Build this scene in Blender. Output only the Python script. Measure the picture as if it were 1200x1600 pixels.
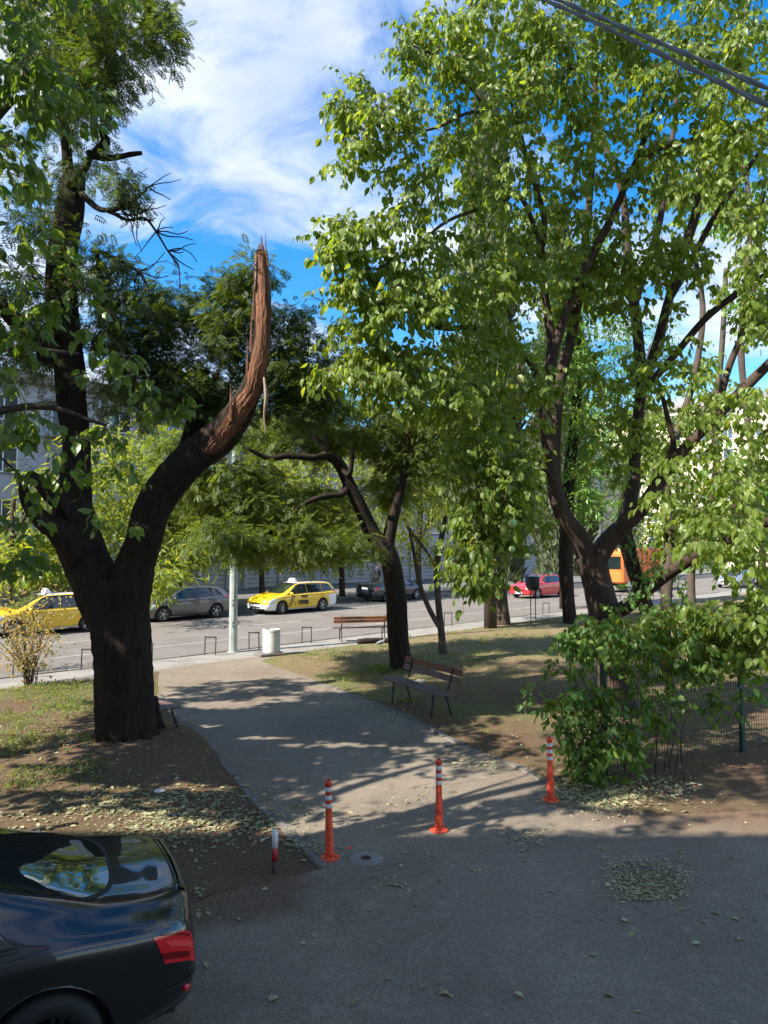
import bpy, math, random
import numpy as np
from mathutils import Vector, Matrix
random.seed(7); rng = np.random.default_rng(7)
PI = math.pi
for o in list(bpy.data.objects): bpy.data.objects.remove(o)
scn = bpy.context.scene
COL = scn.collection

# ------------------------------------------------------------------ camera
CAMH = 3.1; F = 1110.0; PITCH = math.atan(55.0/F)
cam = bpy.data.cameras.new('camera'); camo = bpy.data.objects.new('camera', cam); COL.objects.link(camo)
cam.sensor_fit = 'VERTICAL'; cam.sensor_height = 36.0; cam.sensor_width = 27.0
cam.lens = 36.0*F/1600.0; cam.clip_start = 0.05; cam.clip_end = 3000
camo.location = (0, 0, CAMH); camo.rotation_euler = (PI/2+PITCH, 0, 0)
scn.camera = camo

# ------------------------------------------------------------------ light
SUN_AZ = math.radians(239.5); SUN_EL = math.radians(41)
S = Vector((math.sin(SUN_AZ)*math.cos(SUN_EL), math.cos(SUN_AZ)*math.cos(SUN_EL), math.sin(SUN_EL)))
sd = bpy.data.lights.new('sun', 'SUN'); sd.energy = 2.5; sd.angle = math.radians(0.53); sd.color = (1.0, 0.93, 0.82)
so = bpy.data.objects.new('sun', sd); COL.objects.link(so); so.rotation_euler = S.to_track_quat('Z', 'Y').to_euler()
w = bpy.data.worlds.new('World'); scn.world = w; w.use_nodes = True
nt = w.node_tree; N = nt.nodes; Lk = nt.links
for n in list(N): N.remove(n)
out = N.new('ShaderNodeOutputWorld'); bg = N.new('ShaderNodeBackground'); Lk.new(bg.outputs[0], out.inputs[0])
sky = N.new('ShaderNodeTexSky'); sky.sky_type = 'NISHITA'; sky.sun_disc = False
sky.sun_elevation = SUN_EL; sky.sun_rotation = SUN_AZ; sky.air_density = 1.0; sky.dust_density = 0.3; sky.ozone_density = 2.5
bg.inputs[1].default_value = 0.15
tc = N.new('ShaderNodeTexCoord')
sep = N.new('ShaderNodeSeparateXYZ'); Lk.new(tc.outputs['Generated'], sep.inputs[0])
def wm(op, a, b=None, c=None):
    n = N.new('ShaderNodeMath'); n.operation = op
    for i, v in enumerate((a, b, c)):
        if v is None: continue
        if isinstance(v, (int, float)): n.inputs[i].default_value = v
        else: Lk.new(v, n.inputs[i])
    return n.outputs[0]
zz = wm('ADD', wm('MAXIMUM', sep.outputs[2], 0.0), 0.22)
cx = wm('DIVIDE', sep.outputs[0], zz); cy = wm('DIVIDE', sep.outputs[1], zz)
cmb = N.new('ShaderNodeCombineXYZ'); Lk.new(cx, cmb.inputs[0]); Lk.new(cy, cmb.inputs[1])
def wnoise(scale, off, detail, rough=0.55, dist=0.0, sc=(1, 1, 1)):
    mp = N.new('ShaderNodeMapping'); mp.inputs['Location'].default_value = off; mp.inputs['Scale'].default_value = sc
    Lk.new(cmb.outputs[0], mp.inputs[0])
    n = N.new('ShaderNodeTexNoise'); n.inputs['Scale'].default_value = scale; n.inputs['Detail'].default_value = detail
    n.inputs['Roughness'].default_value = rough; n.inputs['Distortion'].default_value = dist
    Lk.new(mp.outputs[0], n.inputs['Vector']); return n.outputs['Fac']
def wramp(v, a, b):
    n = N.new('ShaderNodeMapRange'); n.interpolation_type = 'SMOOTHSTEP'; n.inputs[1].default_value = a; n.inputs[2].default_value = b
    Lk.new(v, n.inputs[0]); return n.outputs[0]
n1 = wnoise(1.05, (2.3, 0.35, 0), 2.0, 0.5, 0.3, (1.0, 1.2, 1))
n2 = wnoise(4.2, (0.7, 1.2, 0), 9.0, 0.6, 0.9, (1.0, 1.15, 1))
mask = wramp(wm('ADD', wm('MULTIPLY', n1, 0.72), wm('MULTIPLY', n2, 0.38)), 0.49, 0.67)
thick = wramp(wnoise(2.2, (4, 2, 0), 5, 0.6), 0.3, 0.75)
cc = N.new('ShaderNodeMix'); cc.data_type = 'RGBA'; Lk.new(thick, cc.inputs[0])
cc.inputs[6].default_value = (0.95, 1.1, 1.42, 1); cc.inputs[7].default_value = (1.9, 1.93, 2.0, 1)
hs = N.new('ShaderNodeHueSaturation'); hs.inputs['Saturation'].default_value = 1.42; hs.inputs['Value'].default_value = 0.40
Lk.new(sky.outputs[0], hs.inputs['Color'])
mx = N.new('ShaderNodeMix'); mx.data_type = 'RGBA'; Lk.new(wm('MULTIPLY', mask, 0.93), mx.inputs[0])
Lk.new(hs.outputs[0], mx.inputs[6]); Lk.new(cc.outputs[2], mx.inputs[7]); Lk.new(mx.outputs[2], bg.inputs[0])
vs = scn.view_settings; vs.view_transform = 'Standard'; vs.look = 'None'; vs.exposure = 2.35; vs.gamma = 1; vs.use_curve_mapping = False

# ------------------------------------------------------------------ pixel -> place
cp, sp_ = math.cos(PITCH), math.sin(PITCH)
def ray(px, py):
    u = (px-600)/F; v = (800-py)/F
    return (u, cp - v*sp_, v*cp + sp_)
def P(px, py, d):
    r = ray(px, py); k = d/r[1]; return (r[0]*k, d, CAMH + r[2]*k)
def G(px, py, z=0.0):
    r = ray(px, py); k = (z-CAMH)/r[2]; return (r[0]*k, r[1]*k, z)
def project(p):
    p = np.asarray(p, float); x = p[..., 0]; y = p[..., 1]; z = p[..., 2]-CAMH
    f = y*cp + z*sp_; up = -y*sp_ + z*cp
    f = np.where(f < 0.05, 0.05, f)
    return 600+F*x/f, 800-F*up/f, f

# ------------------------------------------------------------------ materials
MATS = {}
class NB:
    def __init__(s, name):
        s.m = bpy.data.materials.new(name); s.m.use_nodes = True; s.t = s.m.node_tree; s.n = s.t.nodes; s.l = s.t.links
        s.b = s.n['Principled BSDF']; s.o = s.n['Material Output']
        s.tc = s.n.new('ShaderNodeTexCoord'); s.geo = s.n.new('ShaderNodeNewGeometry'); MATS[name] = s.m
    def noise(s, scale, detail=4, rough=0.55, vec=None, sc=None, dist=0.0):
        v = vec or s.tc.outputs['Object']
        if sc:
            mp = s.n.new('ShaderNodeMapping'); mp.inputs['Scale'].default_value = sc; s.l.new(v, mp.inputs[0]); v = mp.outputs[0]
        t = s.n.new('ShaderNodeTexNoise'); t.inputs['Scale'].default_value = scale; t.inputs['Detail'].default_value = detail
        t.inputs['Roughness'].default_value = rough; t.inputs['Distortion'].default_value = dist; s.l.new(v, t.inputs['Vector']); return t.outputs['Fac']
    def vor(s, scale, out='Distance', vec=None):
        t = s.n.new('ShaderNodeTexVoronoi'); t.inputs['Scale'].default_value = scale; s.l.new(vec or s.tc.outputs['Object'], t.inputs['Vector']); return t.outputs[out]
    def ramp(s, v, stops, interp='LINEAR'):
        r = s.n.new('ShaderNodeValToRGB'); e = r.color_ramp.elements; r.color_ramp.interpolation = interp
        while len(e) < len(stops): e.new(0.5)
        for el, (p, c) in zip(e, stops): el.position = p; el.color = tuple(c)+(1,)
        s.l.new(v, r.inputs[0]); return r.outputs[0]
    def mr(s, v, a, b, c=0.0, d=1.0):
        n = s.n.new('ShaderNodeMapRange'); n.interpolation_type = 'SMOOTHSTEP'
        for i, x in enumerate((a, b, c, d)): n.inputs[i+1].default_value = x
        s.l.new(v, n.inputs[0]); return n.outputs[0]
    def mix(s, f, a, b, mode='MIX'):
        n = s.n.new('ShaderNodeMix'); n.data_type = 'RGBA'; n.blend_type = mode
        for i, x in ((0, f), (6, a), (7, b)):
            if isinstance(x, (int, float)): n.inputs[i].default_value = x
            elif isinstance(x, (tuple, list)): n.inputs[i].default_value = tuple(x)+(1,)
            else: s.l.new(x, n.inputs[i])
        return n.outputs[2]
    def math(s, op, a, b=None):
        n = s.n.new('ShaderNodeMath'); n.operation = op
        for i, x in enumerate((a, b)):
            if x is None: continue
            if isinstance(x, (int, float)): n.inputs[i].default_value = x
            else: s.l.new(x, n.inputs[i])
        return n.outputs[0]
    def col(s, c):
        if isinstance(c, (tuple, list)): s.b.inputs['Base Color'].default_value = tuple(c)+(1,)
        else: s.l.new(c, s.b.inputs['Base Color'])
    def rough(s, r):
        if isinstance(r, (int, float)): s.b.inputs['Roughness'].default_value = r
        else: s.l.new(r, s.b.inputs['Roughness'])
    def bump(s, h, st=0.5, dist=0.01):
        n = s.n.new('ShaderNodeBump'); n.inputs['Strength'].default_value = st; n.inputs['Distance'].default_value = dist
        s.l.new(h, n.inputs['Height']); s.l.new(n.outputs[0], s.b.inputs['Normal'])
    def set(s, k, v): s.b.inputs[k].default_value = v

def simple(name, c, rough=0.6, metal=0.0, var=0.12, scale=9.0, bump=0.0, coat=0.0, spec=0.5):
    m = NB(name); lo = tuple(x*(1-var) for x in c); hi = tuple(min(1, x*(1+var)) for x in c)
    nz = m.noise(scale, 5, 0.6)
    m.col(m.ramp(nz, [(0.3, lo), (0.7, hi)])); m.rough(m.mr(nz, 0.2, 0.8, rough*0.85, min(1, rough*1.15)))
    m.set('Metallic', metal); m.set('Coat Weight', coat); m.set('Coat Roughness', 0.03); m.set('Specular IOR Level', spec)
    if bump: m.bump(m.noise(scale*8, 4, 0.6), bump, 0.01)
    return m.m

def leafmat(name, cols, trans=0.45, rough=0.45, spec=0.4):
    m = NB(name); oi = m.n.new('ShaderNodeObjectInfo')
    r = m.math('FRACT', m.math('ADD', m.geo.outputs['Random Per Island'], oi.outputs['Random']))
    n = len(cols); base = m.ramp(r, [(i/(n-1), c) for i, c in enumerate(cols)])
    base = m.mix(0.35, base, m.ramp(m.noise(1.1, 3), [(0.3, tuple(x*0.72 for x in cols[0])), (0.7, tuple(min(1, x*1.25) for x in cols[-2]))]))
    m.col(base); m.rough(rough); m.set('Specular IOR Level', spec)
    tr = m.n.new('ShaderNodeBsdfTranslucent'); tcol = m.mix(1.0, base, (3.0, 2.6, 0.6), 'MULTIPLY'); m.l.new(tcol, tr.inputs[0])
    ms = m.n.new('ShaderNodeMixShader'); ms.inputs[0].default_value = trans
    m.l.new(m.b.outputs[0], ms.inputs[1]); m.l.new(tr.outputs[0], ms.inputs[2]); m.l.new(ms.outputs[0], m.o.inputs[0])
    return m.m

def barkmat(name, c1, c2, moss=None, sc=1.0):
    m = NB(name); v = m.noise(11*sc, 6, 0.72, sc=(1, 1, 0.16), dist=0.9); f = m.noise(40*sc, 5, 0.7, sc=(1, 1, 0.4))
    c = m.ramp(v, [(0.32, c1), (0.68, c2)]); c = m.mix(0.35, c, m.ramp(f, [(0.3, c1), (0.7, c2)]))
    if moss: c = m.mix(m.mr(m.noise(1.6, 4), 0.5, 0.68, 0, 0.6), c, moss)
    m.col(c); m.rough(0.92); m.set('Specular IOR Level', 0.15)
    m.bump(m.math('ADD', v, m.math('MULTIPLY', f, 0.35)), 0.9, 0.03); return m.m

bark_dark = barkmat('bark_dark', (0.006, 0.0048, 0.004), (0.048, 0.034, 0.026), (0.024, 0.026, 0.010))
bark_mid = barkmat('bark_mid', (0.03, 0.022, 0.017), (0.10, 0.075, 0.058))
bark_brown = barkmat('bark_brown', (0.03, 0.021, 0.016), (0.095, 0.068, 0.052), None, 0.7)
bark_grey = barkmat('bark_grey', (0.04, 0.031, 0.025), (0.125, 0.10, 0.08), None, 1.0)
def woodsplit():
    m = NB('split_wood'); v = m.noise(14, 6, 0.65, sc=(1, 1, 0.07), dist=0.8); g = m.noise(3, 4, 0.6, sc=(1, 1, 0.4))
    c = m.ramp(v, [(0.32, (0.025, 0.011, 0.006)), (0.46, (0.13, 0.048, 0.019)), (0.72, (0.27, 0.112, 0.046))])
    c = m.mix(m.mr(g, 0.52, 0.7, 0, 0.7), c, (0.09, 0.035, 0.016)); m.col(c); m.rough(0.8); m.bump(v, 0.9, 0.03); return m.m
split_wood = woodsplit()
leaf_broad = leafmat('leaf_broad', [(0.07, 0.115, 0.022), (0.105, 0.165, 0.03), (0.125, 0.19, 0.035), (0.15, 0.215, 0.045), (0.20, 0.235, 0.055)], 0.47, 0.42)
leaf_near = leafmat('leaf_near', [(0.05, 0.10, 0.03), (0.075, 0.14, 0.035), (0.10, 0.17, 0.04), (0.12, 0.17, 0.05)], 0.42, 0.36)
leaf_pinnate = leafmat('leaf_pinnate', [(0.032, 0.058, 0.020), (0.048, 0.080, 0.026), (0.068, 0.106, 0.030), (0.085, 0.125, 0.032)], 0.36, 0.5)
leaf_street = leafmat('leaf_street', [(0.08, 0.12, 0.022), (0.12, 0.165, 0.028), (0.17, 0.215, 0.038), (0.24, 0.26, 0.06)], 0.48, 0.5)
leaf_bright = leafmat('leaf_bright', [(0.06, 0.14, 0.03), (0.09, 0.19, 0.045), (0.13, 0.23, 0.05), (0.17, 0.27, 0.07)], 0.4, 0.42)
leaf_cypress = leafmat('leaf_cypress', [(0.04, 0.062, 0.034), (0.07, 0.092, 0.05), (0.10, 0.12, 0.065), (0.12, 0.135, 0.075)], 0.12, 0.8)
leaf_shrub = leafmat('leaf_shrub', [(0.16, 0.13, 0.06), (0.26, 0.21, 0.09), (0.12, 0.15, 0.05), (0.30, 0.25, 0.15), (0.22, 0.12, 0.05)], 0.35, 0.6)
leaf_bush = leafmat('leaf_bush', [(0.045, 0.105, 0.03), (0.065, 0.14, 0.035), (0.10, 0.19, 0.04), (0.19, 0.25, 0.05)], 0.42, 0.4)
leaf_weed = leafmat('leaf_weed', [(0.07, 0.11, 0.03), (0.10, 0.15, 0.04), (0.15, 0.19, 0.06), (0.22, 0.23, 0.10)], 0.4, 0.6)
litter_mat = leafmat('litter', [(0.16, 0.175, 0.09), (0.23, 0.25, 0.13), (0.36, 0.37, 0.21), (0.24, 0.16, 0.08), (0.42, 0.40, 0.25), (0.13, 0.14, 0.06)], 0.15, 0.7)
litter_brown = leafmat('litter_brown', [(0.12, 0.08, 0.05), (0.22, 0.155, 0.09), (0.33, 0.27, 0.16), (0.16, 0.11, 0.06), (0.45, 0.40, 0.26)], 0.1, 0.8)

def asphalt(name, lo, hi, dirt=None, speck=1.0):
    m = NB(name); pos = m.geo.outputs['Position']
    f1 = m.noise(50, 5, 0.9, vec=pos); f2 = m.vor(130, 'Distance', pos); big = m.noise(0.55, 5, 0.6, vec=pos); mid = m.noise(5, 5, 0.65, vec=pos)
    c = m.ramp(f1, [(0.36, lo), (0.64, hi)])
    c = m.mix(m.mr(f1, 0.60, 0.75, 0, 0.55*speck), c, tuple(min(1, x*2.3) for x in hi))
    c = m.mix(m.mr(big, 0.3, 0.72, 0, 0.4), c, tuple(x*0.62 for x in lo))
    c = m.mix(m.mr(mid, 0.52, 0.8, 0, 0.35), c, tuple(x*1.35 for x in hi))
    if dirt:
        cr = m.n.new('ShaderNodeTexVoronoi'); cr.feature = 'DISTANCE_TO_EDGE'; cr.inputs['Scale'].default_value = 0.42
        wv = m.n.new('ShaderNodeVectorMath'); wv.operation = 'ADD'; nz_ = m.n.new('ShaderNodeTexNoise'); nz_.inputs['Scale'].default_value = 2.2; nz_.inputs['Detail'].default_value = 6
        m.l.new(pos, nz_.inputs['Vector']); m.l.new(pos, wv.inputs[0]); m.l.new(nz_.outputs['Color'], wv.inputs[1]); m.l.new(wv.outputs[0], cr.inputs['Vector'])
        c = m.mix(m.math('MULTIPLY', m.mr(cr.outputs['Distance'], 0.0, 0.006, 0.6, 0), m.mr(big, 0.45, 0.6)), c, (0.03, 0.027, 0.024))
        c = m.mix(m.mr(m.noise(1.7, 6, 0.7, vec=pos), 0.5, 0.75, 0, 0.45), c, (0.20, 0.17, 0.135))
        # soil spreading over the asphalt from the verges: signed distance to two lines + noise
        sp = m.n.new('ShaderNodeSeparateXYZ'); m.l.new(pos, sp.inputs[0]); X, Y = sp.outputs[0], sp.outputs[1]
        wob = m.math('MULTIPLY', m.math('SUBTRACT', m.noise(1.6, 6, 0.65, vec=pos), 0.5), 1.0)
        # left verge
        dl = m.math('ADD', m.math('MINIMUM', m.math('SUBTRACT', Y, m.math('ADD', 6.08, m.math('MULTIPLY', m.math('ADD', X, 1.0), 0.35))), m.math('MULTIPLY', m.math('ADD', X, 0.66), -1.0)), m.math('MULTIPLY', wob, 0.5))
        left = m.math('MULTIPLY', m.mr(dl, -0.16, 0.22), m.mr(Y, 6.9, 7.4, 1, 0))
        dr = m.math('ADD', m.math('SUBTRACT', Y, m.math('ADD', 7.9, m.math('MULTIPLY', m.math('SUBTRACT', X, 3.0), -0.12))), wob)
        right = m.math('MULTIPLY', m.mr(dr, -0.35, 0.6), m.mr(X, 2.1, 3.0))
        dm = m.math('MAXIMUM', left, right)
        soilc = m.ramp(m.noise(30, 5, 0.75, vec=pos), [(0.3, (0.075, 0.048, 0.031)), (0.55, (0.15, 0.098, 0.064)), (0.8, (0.26, 0.18, 0.12))])
        c = m.mix(m.math('MULTIPLY', dm, 0.95), c, soilc)
    m.col(c); m.rough(0.93); m.set('Specular IOR Level', 0.25)
    m.bump(m.math('ADD', f1, m.math('MULTIPLY', f2, 0.6)), 0.8, 0.006); return m.m
asphalt_path = asphalt('asphalt_path', (0.115, 0.093, 0.070), (0.335, 0.280, 0.218), dirt=True)
asphalt_road = asphalt('asphalt_road', (0.145, 0.128, 0.113), (0.225, 0.2, 0.178), speck=0.3)
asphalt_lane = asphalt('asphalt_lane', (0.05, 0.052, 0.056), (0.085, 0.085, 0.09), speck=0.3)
def conc(name, lo, hi, sc=30):
    m = NB(name); f = m.noise(sc, 6, 0.75); b = m.noise(1.4, 4, 0.6)
    c = m.ramp(f, [(0.3, lo), (0.7, hi)]); c = m.mix(m.mr(b, 0.4, 0.7, 0, 0.45), c, tuple(x*0.65 for x in lo)); m.col(c); m.rough(0.9)
    m.bump(f, 0.5, 0.006); return m.m
pavement_mat = conc('pavement_grit', (0.17, 0.155, 0.135), (0.33, 0.31, 0.275), 55)
kerb_mat = conc('kerb_stone', (0.09, 0.08, 0.068), (0.20, 0.18, 0.155), 24)
conc_white = conc('bin_concrete', (0.42, 0.43, 0.40), (0.62, 0.62, 0.58), 9)
conc_plain = conc('concrete', (0.17, 0.155, 0.135), (0.28, 0.26, 0.235), 12)
def soil():
    m = NB('soil'); pos = m.geo.outputs['Position']
    f = m.noise(30, 5, 0.78, vec=pos); p = m.noise(110, 3, 0.8, vec=pos); g = m.noise(0.42, 5, 0.62, vec=pos); g2 = m.noise(3.2, 5, 0.7, vec=pos)
    c = m.ramp(f, [(0.25, (0.075, 0.048, 0.031)), (0.5, (0.15, 0.098, 0.064)), (0.78, (0.26, 0.18, 0.12))])
    sp = m.n.new('ShaderNodeSeparateXYZ'); m.l.new(pos, sp.inputs[0])
    far = m.mr(sp.outputs[1], 14.5, 20.0)
    c = m.mix(m.math('MULTIPLY', far, 0.75), c, m.ramp(f, [(0.3, (0.17, 0.125, 0.07)), (0.7, (0.33, 0.265, 0.16))]))
    gm = m.math('MULTIPLY', m.mr(m.math('ADD', g, m.math('MULTIPLY', g2, 0.35)), 0.62, 0.80), m.mr(sp.outputs[1], 10.5, 14.0, 0.25, 1.0))
    c = m.mix(m.math('MULTIPLY', gm, 0.8), c, m.ramp(p, [(0.3, (0.085, 0.10, 0.035)), (0.7, (0.22, 0.23, 0.09))]))
    c = m.mix(m.mr(p, 0.62, 0.76, 0, 0.6), c, (0.30, 0.27, 0.19))
    m.col(c); m.rough(0.97); m.set('Specular IOR Level', 0.1); m.bump(m.math('ADD', f, m.math('MULTIPLY', p, 0.4)), 1.0, 0.03); return m.m
soil_mat = soil()
ground_far = conc('ground_far', (0.14, 0.13, 0.11), (0.22, 0.21, 0.18), 6)
def wood(name, lo, hi, peel=None):
    m = NB(name); v = m.noise(7, 6, 0.7, sc=(0.6, 6, 6)); c = m.ramp(v, [(0.3, lo), (0.7, hi)])
    if peel: c = m.mix(m.mr(m.noise(9, 6, 0.75, sc=(0.5, 3, 3)), 0.5, 0.58), c, peel)
    m.col(c); m.rough(0.62); m.bump(v, 0.5, 0.006); return m.m
wood_bench = wood('bench_wood', (0.085, 0.045, 0.034), (0.17, 0.095, 0.072), (0.17, 0.13, 0.115))
wood_red = wood('bench_red', (0.12, 0.035, 0.02), (0.20, 0.065, 0.035))
wood_orange = wood('bench_orange', (0.22, 0.07, 0.025), (0.33, 0.12, 0.045))
iron = simple('iron', (0.028, 0.024, 0.022), 0.6, 0.3)
hoop_paint = simple('hoop_paint', (0.06, 0.055, 0.055), 0.5, 0.3)
galv = simple('galvanised', (0.36, 0.41, 0.385), 0.5, 0.35, 0.14, 3)
green_paint = simple('green_paint', (0.010, 0.052, 0.040), 0.45)
orange = simple('bollard_orange', (0.70, 0.075, 0.026), 0.5, var=0.28, scale=14, bump=.15)
reflect = simple('reflective_band', (0.62, 0.61, 0.59), 0.4, var=0.2, scale=18)
paint_red = simple('stub_red', (0.42, 0.02, 0.03), 0.5); paint_white = simple('white_paint', (0.72, 0.70, 0.67), 0.6, var=0.1, scale=20)
rust = simple('rust', (0.07, 0.045, 0.035), 0.9)
rubber = simple('rubber', (0.018, 0.018, 0.018), 0.8); alloy = simple('alloy', (0.55, 0.55, 0.56), 0.3, 0.8)
dark = simple('dark_plastic', (0.012, 0.012, 0.013), 0.6); chrome = simple('chrome', (0.7, 0.7, 0.7), 0.15, 1.0, 0.03)
def paint(name, c, metal=0.0, rough=0.3): return simple(name, c, rough, metal, 0.03, 2, 0, 1.0)
p_black = paint('paint_black', (0.0035, 0.0035, 0.0045), 0.0, 0.25); p_yellow = paint('paint_yellow', (0.80, 0.50, 0.012)); p_white = paint('paint_white', (0.78, 0.78, 0.78))
p_grey = paint('paint_grey', (0.15, 0.14, 0.14), 0.5, 0.35); p_navy = paint('paint_navy', (0.012, 0.017, 0.03), 0.3); p_red = paint('paint_red', (0.55, 0.02, 0.03)); p_silver = paint('paint_silver', (0.40, 0.42, 0.45), 0.6)
p_truck = simple('truck_orange', (0.72, 0.16, 0.03), 0.5, 0.0, 0.2, 4)
def glassm(name, c, rough=0.02):
    m = NB(name); nz = m.noise(3, 3); m.col(m.ramp(nz, [(0.3, c), (0.7, tuple(x*1.15 for x in c))])); m.rough(rough); m.set('Coat Weight', 1.0); m.set('Coat Roughness', 0.01); m.set('IOR', 1.55); return m.m
glass_car = glassm('glass_car', (0.010, 0.016, 0.017)); glass_win = glassm('glass_window', (0.05, 0.065, 0.08), 0.06); tail_red = glassm('tail_red', (0.62, 0.006, 0.012), 0.08); lamp_clear = glassm('lamp_clear', (0.55, 0.57, 0.6), 0.1)
mark_white = simple('road_paint', (0.34, 0.32, 0.29), 0.8, var=0.35, scale=2.5)
ink = simple('black_print', (0.015, 0.015, 0.015), 0.6)

# ------------------------------------------------------------------ mesh tools
def to_mesh(name, V, Fc, smooth=False, mats=None, fm=None):
    V = np.asarray(V, dtype=np.float32).reshape(-1, 3); me = bpy.data.meshes.new(name)
    if isinstance(Fc, np.ndarray):
        nf, k = Fc.shape; loops = Fc.ravel(); starts = np.arange(0, nf*k, k); tot = np.full(nf, k)
    else:
        nf = len(Fc); loops = np.fromiter((i for f in Fc for i in f), dtype=np.int32); tot = np.fromiter((len(f) for f in Fc), dtype=np.int32)
        starts = np.concatenate([[0], np.cumsum(tot)[:-1]]) if nf else np.zeros(0, int)
    me.vertices.add(len(V)); me.vertices.foreach_set('co', V.ravel())
    me.loops.add(len(loops)); me.loops.foreach_set('vertex_index', np.asarray(loops, dtype=np.int32))
    me.polygons.add(nf); me.polygons.foreach_set('loop_start', np.asarray(starts, dtype=np.int32)); 
    try: me.polygons.foreach_set('loop_total', np.asarray(tot, dtype=np.int32))
    except Exception: pass
    me.polygons.foreach_set('use_smooth', np.full(nf, bool(smooth)))
    for m in (mats or []): me.materials.append(m)
    if fm is not None: me.polygons.foreach_set('material_index', np.asarray(fm, dtype=np.int32))
    me.update(calc_edges=True); me.validate(); return me
def tag(o, label=None, cat=None, group=None, kind=None):
    if label: o['label'] = label
    if cat: o['category'] = cat
    if group: o['group'] = group
    if kind: o['kind'] = kind
    return o
def link(name, me, parent=None, loc=None):
    o = bpy.data.objects.new(name, me); COL.objects.link(o)
    if parent is not None: o.parent = parent
    if loc is not None: o.location = loc
    return o
def thing(name, label, cat, loc=(0, 0, 0), rz=0.0, group=None):
    o = bpy.data.objects.new(name, None); COL.objects.link(o); o.location = loc; o.rotation_euler = (0, 0, rz)
    o.empty_display_size = 0.3; return tag(o, label, cat, group)
def dup(o, parent=None):
    c = o.copy(); COL.objects.link(c)
    if parent is not None: c.parent = parent
    for ch in list(o.children): dup(ch, c)
    return c
class MB:
    def __init__(s): s.V = []; s.F = []; s.n = 0; s.M = []
    def add(s, V, Fc, mi=0):
        s.V.extend([tuple(v) for v in V]); s.F.extend([tuple(i+s.n for i in f) for f in Fc]); s.M.extend([mi]*len(Fc)); s.n += len(V); return s
    def box(s, c, d, rz=0.0, bev=0.0, M=None, mi=0):
        x, y, z = d[0]/2, d[1]/2, d[2]/2; V = []
        if bev <= 0:
            V = [(sx*x, sy*y, sz*z) for sz in (-1, 1) for sy in (-1, 1) for sx in (-1, 1)]
            Fc = [(0, 2, 3, 1), (4, 5, 7, 6), (0, 1, 5, 4), (2, 6, 7, 3), (0, 4, 6, 2), (1, 3, 7, 5)]
        else:
            b = min(bev, x*0.9, y*0.9, z*0.9); prof = [(-z, -b), (-z+b, 0), (z-b, 0), (z, -b)]; Fc = []
            for (zz_, off) in prof:
                xx, yy = x+off, y+off
                V += [(-xx+b, -yy, zz_), (xx-b, -yy, zz_), (xx, -yy+b, zz_), (xx, yy-b, zz_), (xx-b, yy, zz_), (-xx+b, yy, zz_), (-xx, yy-b, zz_), (-xx, -yy+b, zz_)]
            for k in range(3):
                for i in range(8): Fc.append((k*8+i, k*8+(i+1) % 8, (k+1)*8+(i+1) % 8, (k+1)*8+i))
            Fc.append(tuple(range(7, -1, -1))); Fc.append(tuple(range(24, 32)))
        cr, sr = math.cos(rz), math.sin(rz)
        W = []
        for v in V:
            if M is not None: q = M @ Vector(v); W.append((q.x+c[0], q.y+c[1], q.z+c[2]))
            else: W.append((v[0]*cr-v[1]*sr+c[0], v[0]*sr+v[1]*cr+c[1], v[2]+c[2]))
        return s.add(W, Fc, mi)
    def lathe(s, prof, n=20, c=(0, 0, 0), M=None, mi=0, closed=False):
        V = []; Fc = []
        for (r, z) in prof:
            for i in range(n):
                a = 2*PI*i/n; v = Vector((r*math.cos(a), r*math.sin(a), z))
                if M is not None: v = M @ v
                V.append((v.x+c[0], v.y+c[1], v.z+c[2]))
        m = len(prof)
        for k in range(m-1 if not closed else m):
            k2 = (k+1) % m
            for i in range(n): Fc.append((k*n+i, k*n+(i+1) % n, k2*n+(i+1) % n, k2*n+i))
        if not closed:
            if prof[0][0] > 1e-5: Fc.append(tuple(range(n-1, -1, -1)))
            if prof[-1][0] > 1e-5: Fc.append(tuple((m-1)*n+i for i in range(n)))
        return s.add(V, Fc, mi)
    def tube(s, pts, radii, n=8, sub=4, ridge=0.0, seed=0, cap=True, mi=0, flat=None):
        V, Fc, _, _ = tube(pts, radii, n, sub, ridge, seed, cap); return s.add(V, Fc, mi)
    def mesh(s, name, mat, smooth=False):
        mats = mat if isinstance(mat, (list, tuple)) else [mat]
        return to_mesh(name, s.V, s.F, smooth, mats, s.M if len(mats) > 1 else None)
    def build(s, name, mat, parent=None, smooth=False, world=False, loc=None):
        if world and parent is not None:
            b = parent.location; s.V = [(v[0]-b[0], v[1]-b[1], v[2]-b[2]) for v in s.V]
        return link(name, s.mesh(name, mat, smooth), parent, loc)
def catmull(pts, sub):
    pts = np.asarray(pts, float)
    if len(pts) < 3 or sub <= 1:
        t = np.linspace(0, len(pts)-1, (len(pts)-1)*max(sub, 1)+1); i = np.minimum(t.astype(int), len(pts)-2); f = (t-i)[:, None]
        return pts[i]*(1-f)+pts[i+1]*f
    Q = np.vstack([2*pts[0]-pts[1], pts, 2*pts[-1]-pts[-2]]); out = []
    for i in range(len(pts)-1):
        p0, p1, p2, p3 = Q[i:i+4]
        for k in range(sub):
            t = k/sub; out.append(0.5*((2*p1)+(-p0+p2)*t+(2*p0-5*p1+4*p2-p3)*t*t+(-p0+3*p1-3*p2+p3)*t**3))
    out.append(pts[-1]); return np.array(out)
def frames(C):
    T = np.gradient(C, axis=0); T /= np.linalg.norm(T, axis=1)[:, None]+1e-9
    n0 = np.cross(T[0], (0.3, 1, 0.1)); n0 /= np.linalg.norm(n0); Ns = [n0]
    for i in range(1, len(C)):
        n = Ns[-1]-T[i]*np.dot(Ns[-1], T[i]); n /= np.linalg.norm(n)+1e-9; Ns.append(n)
    Ns = np.array(Ns); return T, Ns, np.cross(T, Ns)
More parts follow.
